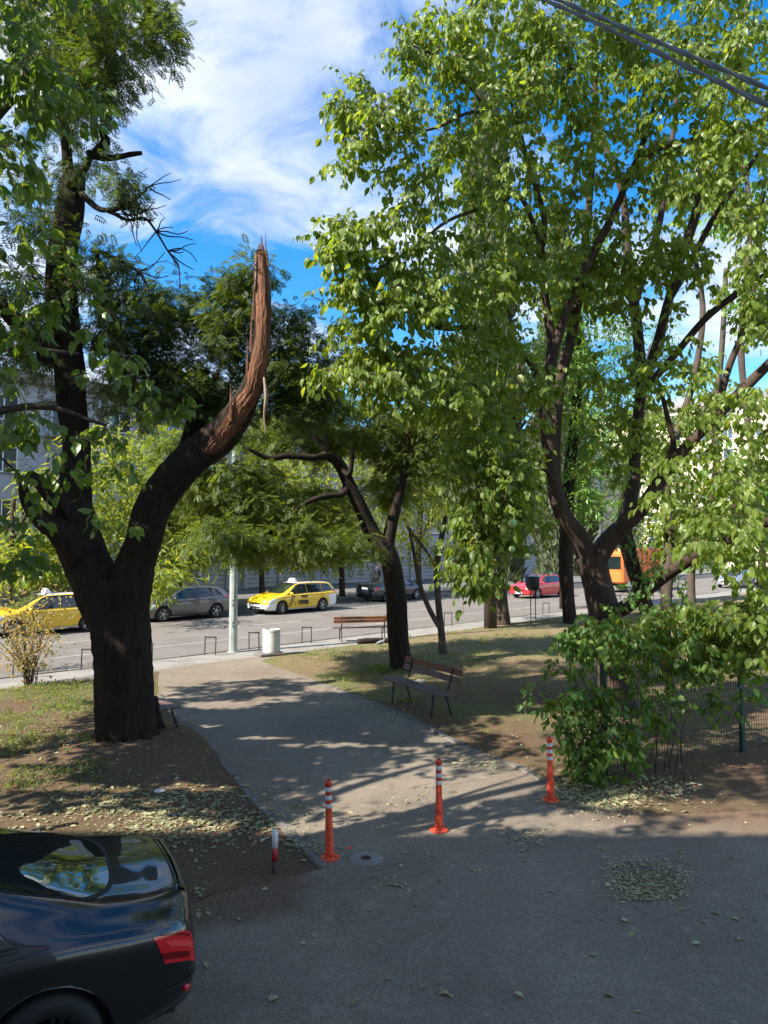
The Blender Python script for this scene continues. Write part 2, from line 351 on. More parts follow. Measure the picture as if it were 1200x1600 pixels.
def tube(pts, radii, n=8, sub=4, ridge=0.0, seed=0, cap=True):
    pr = np.hstack([np.asarray(pts, float), np.asarray(radii, float)[:, None]]); C4 = catmull(pr, sub)
    C = C4[:, :3]; R = np.maximum(C4[:, 3], 0.0008); T, A, B = frames(C); m = len(C)
    th = np.arange(n)*2*PI/n; rr = np.repeat(R[:, None], n, 1)
    if ridge > 0:
        r2 = np.random.default_rng(seed+11); s = np.cumsum(np.r_[0, np.linalg.norm(np.diff(C, axis=0), axis=1)])[:, None]
        acc = np.zeros((m, n))
        for k in (2, 3, 5, 9, 14, 21):
            ph = r2.random()*6.28; wv = r2.normal(0, 1.0); a = ridge/(k**0.42)
            acc += a*np.sin(k*th[None]+ph+wv*s+0.8*np.sin(s*r2.uniform(1, 4)+ph))
        acc += r2.normal(0, ridge*0.28, (m, n)); rr = rr*(1+acc)
    V = C[:, None]+rr[..., None]*(np.cos(th)[None, :, None]*A[:, None]+np.sin(th)[None, :, None]*B[:, None])
    V = V.reshape(-1, 3); Fc = []
    for k in range(m-1):
        for i in range(n): Fc.append((k*n+i, k*n+(i+1) % n, (k+1)*n+(i+1) % n, (k+1)*n+i))
    if cap: Fc.append(tuple(range(n-1, -1, -1))); Fc.append(tuple((m-1)*n+i for i in range(n)))
    return V, Fc, C, R

# ------------------------------------------------------------------ ground
def sheet(name, poly, z, mat, kind='structure', parent=None, thick=0.0):
    n = len(poly); V = [(x, y, z) for x, y in poly]; Fc = [tuple(range(n))]
    if thick: V += [(x, y, z-thick) for x, y in poly]; Fc += [(i, i+n, (i+1) % n+n, (i+1) % n) for i in range(n)]
    a = sum(poly[i][0]*poly[(i+1) % n][1]-poly[(i+1) % n][0]*poly[i][1] for i in range(n))
    if a < 0: Fc = [f[::-1] for f in Fc]
    o = link(name, to_mesh(name, V, Fc, False, [mat]), parent)
    if kind: o['kind'] = kind
    return o
ZR = -0.10
link('ground', to_mesh('ground', [(-1500, -600, -0.16), (1500, -600, -0.16), (1500, 2400, -0.16), (-1500, 2400, -0.16)], [(0, 1, 2, 3)], False, [ground_far]))['kind'] = 'structure'
def band(a, b, x0, x1): return [(x0, x0+a), (x1, x1+a), (x1, x1+b), (x0, x0+b)]   # strips of the street run along y = x + c
sheet('road', band(25.9, 44.5, -60, 150), ZR, asphalt_road)
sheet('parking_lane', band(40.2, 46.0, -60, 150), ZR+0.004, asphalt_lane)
sheet('far_pavement', band(46.0, 61.6, -60, 150), 0.02, conc('far_paving', (0.10, 0.098, 0.095), (0.17, 0.165, 0.155), 8), thick=0.2)
sheet('near_pavement', band(23.4, 26.0, -30, 90), 0.004, pavement_mat, thick=0.15)
# painted lines
mm = MB()
def stripe(c, x0, x1, wd=0.12):
    mm.add([(x0, x0+c, ZR+0.004), (x1, x1+c, ZR+0.004), (x1, x1+c+wd*1.41, ZR+0.004), (x0, x0+c+wd*1.41, ZR+0.004)], [(0, 1, 2, 3)])
for c in (30.2,): stripe(c, -40, 120, 0.1)
for k in range(-6, 14): stripe(34.6, k*6.0, k*6.0+2.4, 0.13)
stripe(39.3, -40, -11, 0.12); stripe(39.4, -6, 60, 0.09)
tag(mm.build('road_marking', mark_white), kind='structure')
# kerb of the street: individual stones
kr = tag(link('street_kerb', to_mesh('street_kerb', [(-26, -0.05, -0.14), (-25.9, -0.05, -0.14), (-25.9, 0, -0.14)], [(0, 1, 2)], False, [kerb_mat])), kind='structure')
bpy.data.objects.remove(kr)
kr = tag(sheet('street_kerb', band(25.86, 26.16, -30, 80), -0.03, kerb_mat, thick=0.12), kind='structure')
ks = MB().box((0, 0, 0), (0.985, 0.19, 0.17), bev=0.012).mesh('kerb_block', kerb_mat)
for k in range(70):
    s = -26+k*1.0*0.7071; o = link('kerb_block', ks, kr); o.location = (s, s+26.02, -0.055+random.uniform(-.006, .006)); o.rotation_euler = (0, 0, PI/4+random.uniform(-.006, .006))

left_edge = [(505, 1358), (450, 1300), (403, 1258), (368, 1215), (322, 1165), (287, 1133), (262, 1107), (248, 1085), (246, 1062), (250, 1047)]
right_edge = [(862, 1228), (812, 1200), (760, 1180), (700, 1155), (640, 1120), (590, 1100), (545, 1085), (508, 1069), (468, 1054), (436, 1044), (408, 1033)]
LE = [G(*p)[:2] for p in left_edge]; RE = [G(*p)[:2] for p in right_edge]
mouthR = (RE[-1][0]+0.6, RE[-1][0]+0.6+23.9); mouthL = (LE[-1][0]-0.2, LE[-1][0]-0.2+23.9)
path_poly = [(-9, -0.4), (40, -0.4), (40, 4.8), (12, 6.6), (6.3, 8.0), (4.6, 8.55), (3.2, 8.35), (2.6, 8.9)] + RE + [mouthR, mouthL] + LE[::-1] + [(-1.5, 6.5), (-2.4, 5.6), (-4, 4.6), (-9, 3.6)]
PP = np.array(path_poly)
def inside(poly, x, y):
    r = np.zeros(np.shape(x), bool); n = len(poly); j = n-1
    for i in range(n):
        xi, yi = poly[i]; xj, yj = poly[j]
        c = ((yi > y) != (yj > y)) & (x < (xj-xi)*(y-yi)/(yj-yi+1e-12)+xi); r ^= c; j = i
    return r
def dist_poly(poly, x, y):
    d = np.full(np.shape(x), 1e9); n = len(poly)
    for i in range(n):
        a = poly[i]; b = poly[(i+1) % n]; ab = b-a; t = np.clip(((x-a[0])*ab[0]+(y-a[1])*ab[1])/(ab@ab+1e-12), 0, 1)
        d = np.minimum(d, np.hypot(x-a[0]-t*ab[0], y-a[1]-t*ab[1]))
    return d
sheet('path', path_poly, 0.006, asphalt_path)
def vnoise(x, y, seed=0):
    r = np.random.default_rng(seed); s = 0
    for k in range(9):
        a = r.uniform(0, 6.28); f = 0.35*1.5**k; s = s+np.sin((x*math.cos(a)+y*math.sin(a))*f+r.uniform(0, 6.28))/1.32**k
    return s/3.2
def soil_z(x, y):
    ins = inside(PP, x, y); d = dist_poly(PP, x, y); k = np.clip(d/0.9, 0, 1)
    z = 0.012+k*(0.035+0.035*vnoise(x, y, 3))
    tb = np.hypot(x+3.75, y-10.9); z = z+0.16*np.exp(-(tb/1.15)**2)
    z = np.where(ins, -0.03, z); return np.maximum(z, np.where(ins, -0.03, 0.008))
nx, ny = 330, 420
ux = np.concatenate([np.linspace(-40, -11, 40), np.linspace(-10.8, 12, 230), np.linspace(12.5, 70, 60)]); uy = np.linspace(0, 1, ny)
Xg, Tg = np.meshgrid(ux, uy)
y1 = Xg+23.55; y0 = np.full_like(Xg, -0.4); Yg = y0+(np.maximum(y1, y0+0.5)-y0)*Tg
okcol = (ux+23.55 > 0.5)
Zg = soil_z(Xg, Yg); Vg = np.stack([Xg, Yg, Zg], -1).reshape(-1, 3); nc = len(ux)
ii, jj = np.meshgrid(np.arange(ny-1), np.arange(nc-1), indexing='ij'); q = (ii*nc+jj).ravel()
keep = (okcol[:-1] & okcol[1:])[jj.ravel()]; q = q[keep]
tag(link('soil', to_mesh('soil', Vg, np.stack([q, q+1, q+nc+1, q+nc], 1), True, [soil_mat])), kind='structure')
# path kerb stones
def kerb_line(name, pts, wd, seed, gap=0.02, zt=0.045):
    r = random.Random(seed); root = MB()
    pts = [Vector((a, b, 0)) for a, b in pts]; segs = []
    dcum = [0]
    for a, b in zip(pts, pts[1:]): dcum.append(dcum[-1]+(b-a).length)
    def at(s):
        for i in range(len(pts)-1):
            if s <= dcum[i+1]: return pts[i].lerp(pts[i+1], (s-dcum[i])/(dcum[i+1]-dcum[i]))
        return pts[-1]
    base = MB()
    for a, b in zip(pts, pts[1:]):
        dd = (b-a).normalized(); nn = Vector((-dd.y, dd.x, 0))*wd*0.36
        base.add([a-nn+Vector((0, 0, -0.05)), b-nn+Vector((0, 0, -0.05)), b+nn+Vector((0, 0, -0.05)), a+nn+Vector((0, 0, -0.05)), a-nn+Vector((0, 0, 0.011)), b-nn+Vector((0, 0, 0.011)), b+nn+Vector((0, 0, 0.011)), a+nn+Vector((0, 0, 0.011))], [(4, 5, 6, 7), (0, 4, 7, 3), (1, 2, 6, 5), (0, 1, 5, 4), (3, 7, 6, 2)])
    ro = tag(base.build(name, kerb_mat), kind='structure'); s = 0
    while s < dcum[-1]-0.3:
        L = r.choice([0.5, 0.5, 0.62, 0.75]); a = at(s); b = at(min(s+L, dcum[-1])); c = (a+b)/2; ang = math.atan2(b.y-a.y, b.x-a.x)
        if r.random() > 0.2:
            m = MB().box((0, 0, 0), ((b-a).length-gap, wd*r.uniform(0.85, 1.05), 0.10), bev=0.014)
            m.V = [(v[0]+r.uniform(-.008, .008), v[1]+r.uniform(-.008, .008), v[2]+r.uniform(-.004, .004)) for v in m.V]
            o = link('kerb_block', m.mesh('kerb_block', kerb_mat), ro); o.location = (c.x, c.y, zt-0.05+r.uniform(-.014, .006)); o.rotation_euler = (r.uniform(-.04, .04), r.uniform(-.02, .02), ang+r.uniform(-.03, .03))
        s += L
kerb_line('left_path_kerb', LE[:-2], 0.11, 3, zt=0.034); kerb_line('right_path_kerb', RE[:-3], 0.12, 5, zt=0.040)

# ------------------------------------------------------------------ leaves
def leaf_template():
    V = np.array([(0, 0, 0), (0.42, 0, 0.03), (1, 0, -0.10), (0.20, 0.26, 0.09), (0.55, 0.29, 0.07), (0.82, 0.12, -0.01), (0.20, -0.26, 0.09), (0.55, -0.29, 0.07), (0.82, -0.12, -0.01)], float)
    Fc = np.array([(0, 1, 3), (3, 1, 4), (4, 1, 5), (5, 1, 2), (0, 6, 1), (6, 7, 1), (7, 8, 1), (8, 2, 1)]); return V, Fc
def leaflet_template():
    return np.array([(0, 0, 0), (0.45, 0.17, 0.04), (1, 0, -0.05), (0.45, -0.17, 0.04)], float), np.array([(0, 3, 2), (0, 2, 1)])
def pinnate_template(pairs=5, lf=0.34):
    V = []; Fc = []
    def put(x, ang, s):
        b = len(V); ca, sa = math.cos(ang), math.sin(ang)
        for (u, v, w_) in [(0, 0, 0), (0.45, 0.19, 0.03), (1, 0, -0.08), (0.45, -0.19, 0.03)]:
            u *= s; v *= s; V.append((x+u*ca-v*sa, u*sa+v*ca, w_*s-0.12*x*x)); 
        Fc.append((b, b+3, b+2)); Fc.append((b, b+2, b+1))
    for i in range(pairs):
        x = 0.22+0.62*i/(pairs-1); s = lf*(1-0.25*abs(i/(pairs-1)-0.4))
        put(x, 1.05, s); put(x, -1.05, s)
    put(0.86, 0, lf*0.9); return np.array(V), np.array(Fc)
def orient(axis, nrm):
    a = axis/(np.linalg.norm(axis, axis=1)[:, None]+1e-9); b = np.cross(nrm, a); b /= np.linalg.norm(b, axis=1)[:, None]+1e-9; c = np.cross(a, b); return a, b, c
def leaves_mesh(name, pos, axis, nrm, size, tmpl, mat):
    V, Fc = tmpl; a, b, c = orient(axis, nrm); n = len(pos); s = size[:, None, None]
    W = pos[:, None]+s*(V[None, :, 0:1]*a[:, None]+V[None, :, 1:2]*b[:, None]+V[None, :, 2:3]*c[:, None])
    I = (Fc[None]+np.arange(n)[:, None, None]*len(V)).reshape(-1, 3)
    return to_mesh(name, W.reshape(-1, 3), I, False, [mat])
LEAF_T = leaf_template(); LFT_T = leaflet_template(); PIN_T = pinnate_template()

def blob_pts(blobs, r):
    """cluster centres; blob = (px, py, rx, ry, depth, half depth, count)"""
    out = []
    for (cx_, cy_, rx, ry, d, rd, n) in blobs:
        k = 0
        while k < n:
            u = r.uniform(-1, 1, 3)
            if u@u > 1: continue
            u *= 1.0; out.append(P(cx_+u[0]*rx, cy_+u[1]*ry, d+u[2]*rd)); k += 1
    return np.array(out)
def grow(mb, skel, att, r, droop=0.1, rad=1.0, sides=4, maxlen=None):
    """join every cluster centre to the nearest wood by a bent twig; returns list of twig polylines"""
    nodes = np.zeros((len(skel)+len(att)*5+10, 3)); nr = np.zeros(len(nodes)); n = len(skel)
    nodes[:n] = skel[:, :3]; nr[:n] = skel[:, 3]
    d0 = np.array([np.min(np.linalg.norm(skel[:, :3]-a, axis=1)) for a in att]); tw = []
    for i in np.argsort(d0):
        a = att[i]; dv = nodes[:n]-a; D = np.linalg.norm(dv, axis=1)+0.35*np.maximum(0, dv[:, 2]); j = int(np.argmin(D)); s = nodes[j].copy(); L = np.linalg.norm(a-s)
        if L < 0.06: L = 0.06
        up = np.array([0, 0, 1.0]); side = r.normal(0, 1, 3)
        p1 = s+(a-s)*0.33+up*L*0.10+side*L*0.06; p2 = s+(a-s)*0.68+up*L*0.09+r.normal(0, 1, 3)*L*0.06
        end = a-up*L*droop; pts = np.array([s, p1, p2, end]); r0 = min(nr[j]*0.7, (0.004+0.011*L)*rad); r0 = max(r0, 0.0035)
        rr = [r0, r0*0.75, r0*0.5, 0.0025]; C = catmull(np.hstack([pts, np.array(rr)[:, None]]), 2)
        mb.tube(pts, rr, sides, 2, cap=False); m = len(C)-1
        nodes[n:n+5] = C[1:6, :3]; nr[n:n+5] = C[1:6, 3]; n += 5; tw.append(C[:, :3])
    return tw
def hang_leaves(tw, r, per, spread, size, down=0.75, mb=None, twigr=0.002, flat=0.3):
    pos = []; ax = []; nm = []
    for C in tw:
        for _ in range(per[0]):
            k = r.uniform(0.45, 1.0)*(len(C)-1); i = int(min(k, len(C)-2)); b = C[i]+(C[i+1]-C[i])*(k-i)
            d = r.normal(0, 1, 3); d[2] = d[2]*0.45-0.12; d /= np.linalg.norm(d)+1e-9; L = spread*r.uniform(0.5, 1.15)
            e = b+d*L+np.array([0, 0, -0.22*L]); mid = b+d*L*0.5+np.array([0, 0, 0.02])
            if mb is not None: mb.tube([b, mid, e], [twigr, twigr*0.8, twigr*0.5], 3, 1, cap=False)
            for q_ in range(per[1]):
                t = (q_+r.uniform(0.3, 1.0))/per[1]; p = b*(1-t)**2+2*mid*t*(1-t)+e*t*t; sgn = 1 if q_ % 2 else -1
                sd_ = np.cross(d, (0, 0, 1))*sgn; a = d*0.45+sd_*0.6*r.uniform(0.3, 1)+np.array([0, 0, -down*r.uniform(0.4, 1.4)])+r.normal(0, 0.22, 3)
                a /= np.linalg.norm(a)+1e-9
                n_ = np.array([0, 0, flat])+r.normal(0, 0.5, 3)+np.array([S.x, S.y, S.z])*0.35
                pos.append(p+a*size*0.25); ax.append(a); nm.append(n_)
    pos = np.array(pos); return pos, np.array(ax), np.array(nm), size*r.uniform(0.5, 1.25, len(pos))
leaf_one = {}
def crown(parent, pos, ax, nm, sz, tmpl, mat, single=0, name='crown'):
    base = np.array(parent.location)
    if single:
        px, py, f = project(pos); vis = (px > 0) & (px < 1200) & (py > 0) & (py < 1600); ap = np.where(vis, sz/f, 0); idx = np.argsort(-ap)[:single]; m = np.ones(len(pos), bool); m[idx] = False
        key = mat.name
        if key not in leaf_one: leaf_one[key] = to_mesh('leaf', tmpl[0], tmpl[1], False, [mat])
        a, b, c = orient(ax[idx], nm[idx])
        for i, k in enumerate(idx):
            o = link('leaf', leaf_one[key], parent); M = Matrix(((a[i][0], b[i][0], c[i][0]), (a[i][1], b[i][1], c[i][1]), (a[i][2], b[i][2], c[i][2]))).to_4x4()
            o.matrix_local = Matrix.Translation(Vector(pos[k]-base)) @ M @ Matrix.Scale(float(sz[k]), 4)
        pos, ax, nm, sz = pos[m], ax[m], nm[m], sz[m]
    o = link(name, leaves_mesh(name, pos-base, ax, nm, sz, tmpl, mat), parent); o['kind'] = 'stuff'; return o
def limb(mb, pts, n=14, sub=5, ridge=0.04, seed=0):
    if 75 <= seed <= 78: pts = [(p[0]+(10*math.sin(p[1]*.016+seed) if p[1] < 880 else 0), p[1], p[2], p[3]*.72) for p in pts]
    if 32 <= seed <= 50: pts = [(p[0], p[1], p[2], p[3]*.88) for p in pts]
    """pts: (px, py, depth, half width in photo pixels)"""
    W = [P(p[0], p[1], p[2]) for p in pts]; R = [p[3]*p[2]/F for p in pts]
    V, Fc, C, RR = tube(W, R, n, sub, ridge, seed, True); mb.add(V, Fc); return np.hstack([C, RR[:, None]])

GAPS = [(640, 1240, 130, 27), (775, 1226, 75, 20), (885, 1284, 110, 13), (1120, 1262, 90, 12), (980, 1255, 60, 8), (540, 1262, 40, 8), (350, 1101, 60, 7), (440, 1092, 45, 6), (335, 1136, 50, 5), (410, 1153, 60, 4), (520, 1164, 90, 5), (540, 1075, 60, 8), (640, 1170, 30, 4), (700, 1156, 40, 5), (60, 1218, 90, 11), (150, 1236, 110, 6), (320, 1234, 80, 8), (110, 1085, 60, 10), (620, 1040, 110, 7), (740, 1030, 90, 6), (790, 1008, 90, 5), (60, 1100, 60, 6), (850, 1060, 60, 5), (1090, 1190, 60, 5)]
def carve(pos, ax, nm, sz, keep_frac=0.02, seed=3):
    """thin the crown where the photograph has sun flecks on the ground"""
    sv = np.array([S.x, S.y, S.z]); g = pos-sv*(pos[:, 2:3]/S.z); px, py, f = project(g); ok = np.ones(len(pos), bool); r = np.random.default_rng(seed)
    wob = 0.45*vnoise(g[:, 0]*5, g[:, 1]*7, 12); vis = g[:, 1] > 2
    for (a, b, rx, ry) in GAPS:
        ok &= ~(vis & (((px-a)/rx)**2+((py-b)/ry)**2 < 1+wob))
    ok |= r.random(len(pos)) < keep_frac; return pos[ok], ax[ok], nm[ok], sz[ok]
# ============================== BIG BROKEN TREE (left)
rg = np.random.default_rng(21)
b0 = G(200, 1172)
treeA = thing('broken_tree', 'huge dark forked tree whose right limb ends in a torn splintered orange stump', 'tree', (b0[0], b0[1]+0.35, 0.0))
mb = MB(); D = 11.2
sk = [limb(mb, [(200, 1205, D, 64), (198, 1176, D, 53), (195, 1130, D, 45), (190, 1040, D, 43), (186, 970, D, 45), (181, 925, D, 46), (180, 905, D, 38)], 40, 9, 0.055, 1),
      limb(mb, [(184, 990, D, 34), (157, 925, D, 38), (136, 880, D, 34), (123, 840, D, 32), (115, 795, D, 28), (119, 745, D, 23), (121, 700, D, 20), (114, 640, D, 21), (108, 560, D+.1, 22), (98, 490, D+.2, 23), (96, 420, D+.3, 22), (108, 340, D+.4, 22), (116, 275, D+.5, 17)], 30, 8, 0.05, 2),
      limb(mb, [(190, 975, D, 40), (203, 920, D-.1, 34), (213, 880, D-.1, 30), (225, 845, D-.2, 28), (236, 800, D-.3, 28), (262, 757, D-.35, 28), (298, 718, D-.45, 28), (340, 685, D-.5, 27), (372, 645, D-.6, 21), (395, 600, D-.7, 16), (407, 545, D-.8, 13.5), (411, 480, D-.8, 12.5), (408, 420, D-.8, 10), (407, 392, D-.8, 7.5)], 30, 8, 0.045, 3),
      limb(mb, [(100, 520, D+.1, 20), (70, 555, D, 14), (84, 560, D, 14), (44, 520, D-.1, 14), (12, 488, D-.2, 12), (-30, 440, D-.3, 9)], 12, 4, 0.05, 4),
      limb(mb, [(112, 320, D+.5, 14), (104, 240, D+.4, 8), (98, 160, D+.3, 7), (95, 80, D+.2, 6), (92, 0, D+.2, 5), (88, -120, D+.2, 4)], 12, 4, 0.04, 5),
      limb(mb, [(125, 870, D-.2, 22), (95, 832, D-.4, 19), (66, 812, D-.5, 14), (42, 780, D-.6, 9), (34, 745, D-.7, 4)], 14, 5, 0.12, 6),
      limb(mb, [(120, 850, D-.1, 16), (108, 800, D-.3, 14), (80, 775, D-.5, 12), (56, 748, D-.6, 8), (50, 738, D-.6, 3)], 12, 4, 0.12, 7),
      limb(mb, [(285, 740, D+.1, 22), (300, 690, D+.3, 17), (312, 640, D+.4, 15), (318, 590, D+.5, 12)], 12, 4, 0.06, 8),
      # dead bare bough over the sky and its twigs
      limb(mb, [(118, 290, D+.4, 5), (140, 315, D+.2, 5), (160, 328, D, 4.2), (192, 322, D-.1, 3.2), (214, 310, D-.2, 2.2), (232, 292, D-.2, 1.4)], 7, 4, 0.05, 9),
      limb(mb, [(158, 326, D, 3.4), (178, 334, D, 3.0), (200, 344, D, 2.6), (226, 341, D-.1, 2.2), (244, 362, D-.1, 1.8), (262, 392, D-.1, 1.4), (279, 418, D-.1, 1.2), (281, 450, D-.1, 0.8)], 6, 4, 0.05, 10),
      limb(mb, [(140, 240, D+.2, 7), (160, 246, D, 5), (180, 246, D, 4.5), (205, 241, D-.1, 4), (222, 239, D-.1, 3)], 8, 3, 0.1, 11),
      limb(mb, [(105, 290, D+.3, 7), (128, 270, D+.2, 6), (145, 240, D+.1, 5), (165, 222, D, 8), (158, 205, D, 5)], 8, 3, 0.08, 12),
      limb(mb, [(165, 470, D-.2, 3), (152, 400, D-.1, 4), (158, 395, D-.1, 4), (180, 404, D-.2, 3), (216, 424, D-.2, 2.6), (230, 450, D-.3, 2), (236, 490, D-.3, 1.2)], 6, 3, 0.06, 13)]
rt = random.Random(5)
for (x0, y0_, n_) in ((244, 362, 5), (214, 335, 5), (190, 330, 4), (262, 392, 4), (232, 292, 3), (216, 424, 5), (176, 332, 4)):
    for k in range(n_):
        a = rt.uniform(-0.3, 1.9) if k % 3 else rt.uniform(-1.0, 0); L = rt.uniform(20, 62); pts = [(x0, y0_, D-.1, 1.3)]
        for s in range(3):
            a += rt.uniform(-.6, .6); x0n = pts[-1][0]+math.cos(a)*L/3; y0n = pts[-1][1]+math.sin(a)*L/3; pts.append((x0n, y0n, D-.1+rt.uniform(-.2, .2), 1.1-0.25*s))
        limb(mb, pts, 4, 2, 0.0, 0)
bx0, by0 = treeA.location.x, treeA.location.y
for k in range(11):
    a_r = k*0.571+rt.uniform(-.2, .2)
    if math.cos(a_r) > .55 and math.sin(a_r) > -.75: continue
    a_r += 0; L_r = rt.uniform(.66, .88); zb_ = .02; ca, sa = math.cos(a_r), math.sin(a_r)
    mb.tube([(bx0+ca*.30, by0+sa*.30, .62), (bx0+ca*.44, by0+sa*.44, .26), (bx0+ca*.60, by0+sa*.60, .12+zb_), (bx0+ca*L_r, by0+sa*L_r, -.04)], [.13, .11, .06, .02], 10, 4, .09, k)
mb.build('trunk', bark_dark, treeA, smooth=True, world=True)
# torn wood face on the camera side of the broken limb
def torn(mbx, pts, th0, th1, seed, lift=1.03, nt_=22, sub=8):
    W = [P(p[0], p[1], p[2]) for p in pts]; R = [p[3]*p[2]/F for p in pts]; C4 = catmull(np.hstack([np.array(W), np.array(R)[:, None]]), sub); C = C4[:, :3]; R = C4[:, 3]
    r2 = np.random.default_rng(seed); m = len(C); T = np.gradient(C, axis=0); T /= np.linalg.norm(T, axis=1)[:, None]
    X = np.array([1.0, 0, 0])-T*T[:, :1]; X /= np.linalg.norm(X, axis=1)[:, None]; Y = np.cross(T, X); Y *= np.where(Y[:, 1:2] > 0, -1, 1)   # Y towards the camera
    V = np.zeros((m, nt_, 3)); jag = np.cumsum(r2.normal(0, 0.13, m)); jag2 = np.cumsum(r2.normal(0, 0.09, m)); jag -= np.linspace(0, jag[-1], m); jag2 -= np.linspace(0, jag2[-1], m)
    grooves = r2.normal(0, 0.022, nt_)
    for i in range(m):
        f = i/(m-1); a0 = th0(f)+jag[i]; a1 = th1(f)+jag2[i]
        for k in range(nt_):
            t = a0+(a1-a0)*k/(nt_-1); rr = R[i]*(lift+grooves[k]+0.006*math.sin(9*f*3+k))
            rr += R[i]*r2.normal(0, 0.018)
            if k in (0, nt_-1): rr = R[i]*0.93
            V[i, k] = C[i]+rr*(math.cos(t)*X[i]+math.sin(t)*Y[i])
    Fc = [(i*nt_+k, i*nt_+k+1, (i+1)*nt_+k+1, (i+1)*nt_+k) for i in range(m-1) for k in range(nt_-1)]
    mbx.add(V.reshape(-1, 3), Fc)
tw_ = MB()
torn(tw_, [(318, 704, D-.46, 26), (340, 685, D-.5, 27), (372, 645, D-.6, 21.4), (395, 600, D-.7, 16.4), (407, 545, D-.8, 14), (411, 480, D-.8, 13), (408, 420, D-.8, 10.5), (407, 396, D-.8, 8)],
     lambda f: 0.75-1.3*f if f < 0.5 else 0.10-0.9*(f-.5), lambda f: 1.15+2.2*min(f*1.1, 0.72), 4)
for (x, y, h, w_) in ((404, 400, 22, 2.5), (411, 402, 18, 3), (415, 398, 34, 1.6), (399, 410, 16, 1.8), (417, 405, 14, 2), (396, 470, 30, 1.6), (401, 440, 26, 2), (392, 520, 34, 1.8), (386, 560, 30, 1.6), (418, 500, 26, 1.5), (360, 628, 26, 2), (409, 396, 30, 3)):
    tw_.tube([P(x, y+30, D-.82), P(x+.5, y, D-.84), P(x+rt.uniform(-1, 2), y-h, D-.83)], [w_*1.6*D/F, w_*D/F, 0.002], 5, 3)
tw_.build('splintered_wood', split_wood, treeA, smooth=False, world=True)
st = MB(); st.tube([P(413, 590, D-.95), P(416, 620, D-1.0), P(413, 650, D-1.0), P(416, 682, D-1.0)], [0.02, 0.035, 0.018, 0.008], 6, 4, 0.15, 3)
bsm = wood('bark_strip', (0.13, 0.085, 0.06), (0.24, 0.17, 0.12)); st.build('bark_strip', bsm, treeA, smooth=True, world=True); st = MB()
st.tube([P(398, 455, D-.9), P(400, 425, D-.9), P(399, 395, D-.9)], [0.02, 0.015, 0.004], 5, 3, 0.1, 4)
st.build('bark_strip', bsm, treeA, smooth=True, world=True)
SA = np.vstack([s[len(s)//3:] for i, s in enumerate(sk) if i not in (0, 9, 10)])
blobsA = [(120, 60, 130, 110, 11, 1.6, 110), (240, 30, 28, 45, 10.8, .6, 16), (262, 55, 10, 30, 10.7, .4, 6), (80, 220, 90, 110, 11.8, 1.2, 60), (160, 100, 50, 80, 11, 1.0, 40), (200, 290, 30, 28, 10.9, .4, 12), (170, 420, 35, 45, 11.4, .6, 14),
          (60, 420, 90, 110, 11.4, 1.4, 55), (40, 560, 60, 80, 11.5, 1.2, 30), (200, 500, 85, 65, 11.8, 1.2, 70), (300, 560, 110, 90, 11.8, 1.3, 130), (215, 600, 90, 60, 11.6, 1.1, 60), (370, 480, 60, 55, 11.4, .8, 40), (390, 420, 40, 30, 11.0, .5, 10),
          (330, 455, 70, 45, 11.4, .7, 26), (225, 470, 60, 35, 11.5, .8, 18), (460, 560, 75, 85, 12.0, 1.0, 90), (480, 630, 60, 40, 12, .8, 34), (350, 640, 60, 40, 12.0, .8, 26), (60, -80, 160, 100, 11, 1.6, 50), (-120, 150, 120, 250, 10.5, 2.0, 90), (-140, 480, 120, 200, 10.5, 2, 60)]
tm = MB(); att = blob_pts(blobsA, rg); tws = grow(tm, SA, att, rg, 0.05, 1.0, 4)
tm.build('twigs', bark_dark, treeA, world=True)['kind'] = 'stuff'
pos, ax, nm, sz = carve(*hang_leaves(tws, rg, (6, 5), 0.34, 0.185, 0.25, None, flat=1.0))
crown(treeA, pos, ax, nm, sz, PIN_T, leaf_pinnate)

# ============================== NEAR BROAD LEAVED TREE (left, outside the frame, its boughs hang in)
rg = np.random.default_rng(22)
treeB = thing('overhanging_tree', 'near broad leaved tree whose leafy boughs hang in at the left edge', 'tree', (-5.6, 5.0, 0))
mb = MB()
def wl(mb, pts, rad, n=14, sub=4, ridge=0.04, seed=0):
    V, Fc, C, RR = tube(pts, rad, n, sub, ridge, seed, True); mb.add(V, Fc); return np.hstack([C, RR[:, None]])
sB = [wl(mb, [(-5.6, 5, -0.1), (-5.5, 5, 1.2), (-5.3, 5.1, 2.6), (-5.1, 5.1, 3.8)], [0.26, 0.22, 0.2, 0.17]),
      wl(mb, [(-5.2, 5.1, 3.2), (-4.9, 5.3, 4.6), (-4.6, 5.6, 6.4), (-4.5, 5.5, 8.2), (-4.5, 5.3, 10.0)], [0.15, 0.12, 0.09, 0.07, 0.03]),
      wl(mb, [(-5.2, 5.1, 2.9), (-4.6, 5.4, 3.6), (-3.8, 5.7, 4.0), (-3.0, 6.0, 4.3), (-2.4, 6.1, 4.15)], [0.1, 0.06, 0.045, 0.03, 0.012]),
      wl(mb, [(-5.0, 5.1, 4.0), (-4.2, 5.2, 5.0), (-3.5, 5.3, 5.8), (-2.9, 5.4, 6.6)], [0.1, 0.07, 0.045, 0.02]),
      wl(mb, [(-5.4, 5, 3.6), (-6.2, 5.4, 5), (-6.6, 5.8, 6.5), (-6.8, 6, 8)], [0.14, 0.11, 0.08, 0.04]),
      wl(mb, [(-4.8, 5.2, 3.4), (-4.2, 5.8, 4.4), (-3.6, 6.4, 4.9), (-3.0, 6.9, 5.0)], [0.09, 0.05, 0.035, 0.012])]
mb.build('trunk', bark_mid, treeB, smooth=True, world=True)
high2 = np.array([(-6.0+2.6*a, 3.1+1.1*b, 9.4+1.5*c) for a, b, c in rg.uniform(-1, 1, (150, 3))])  # unseen crown clumps, added to break up the roof's straight shadow edge
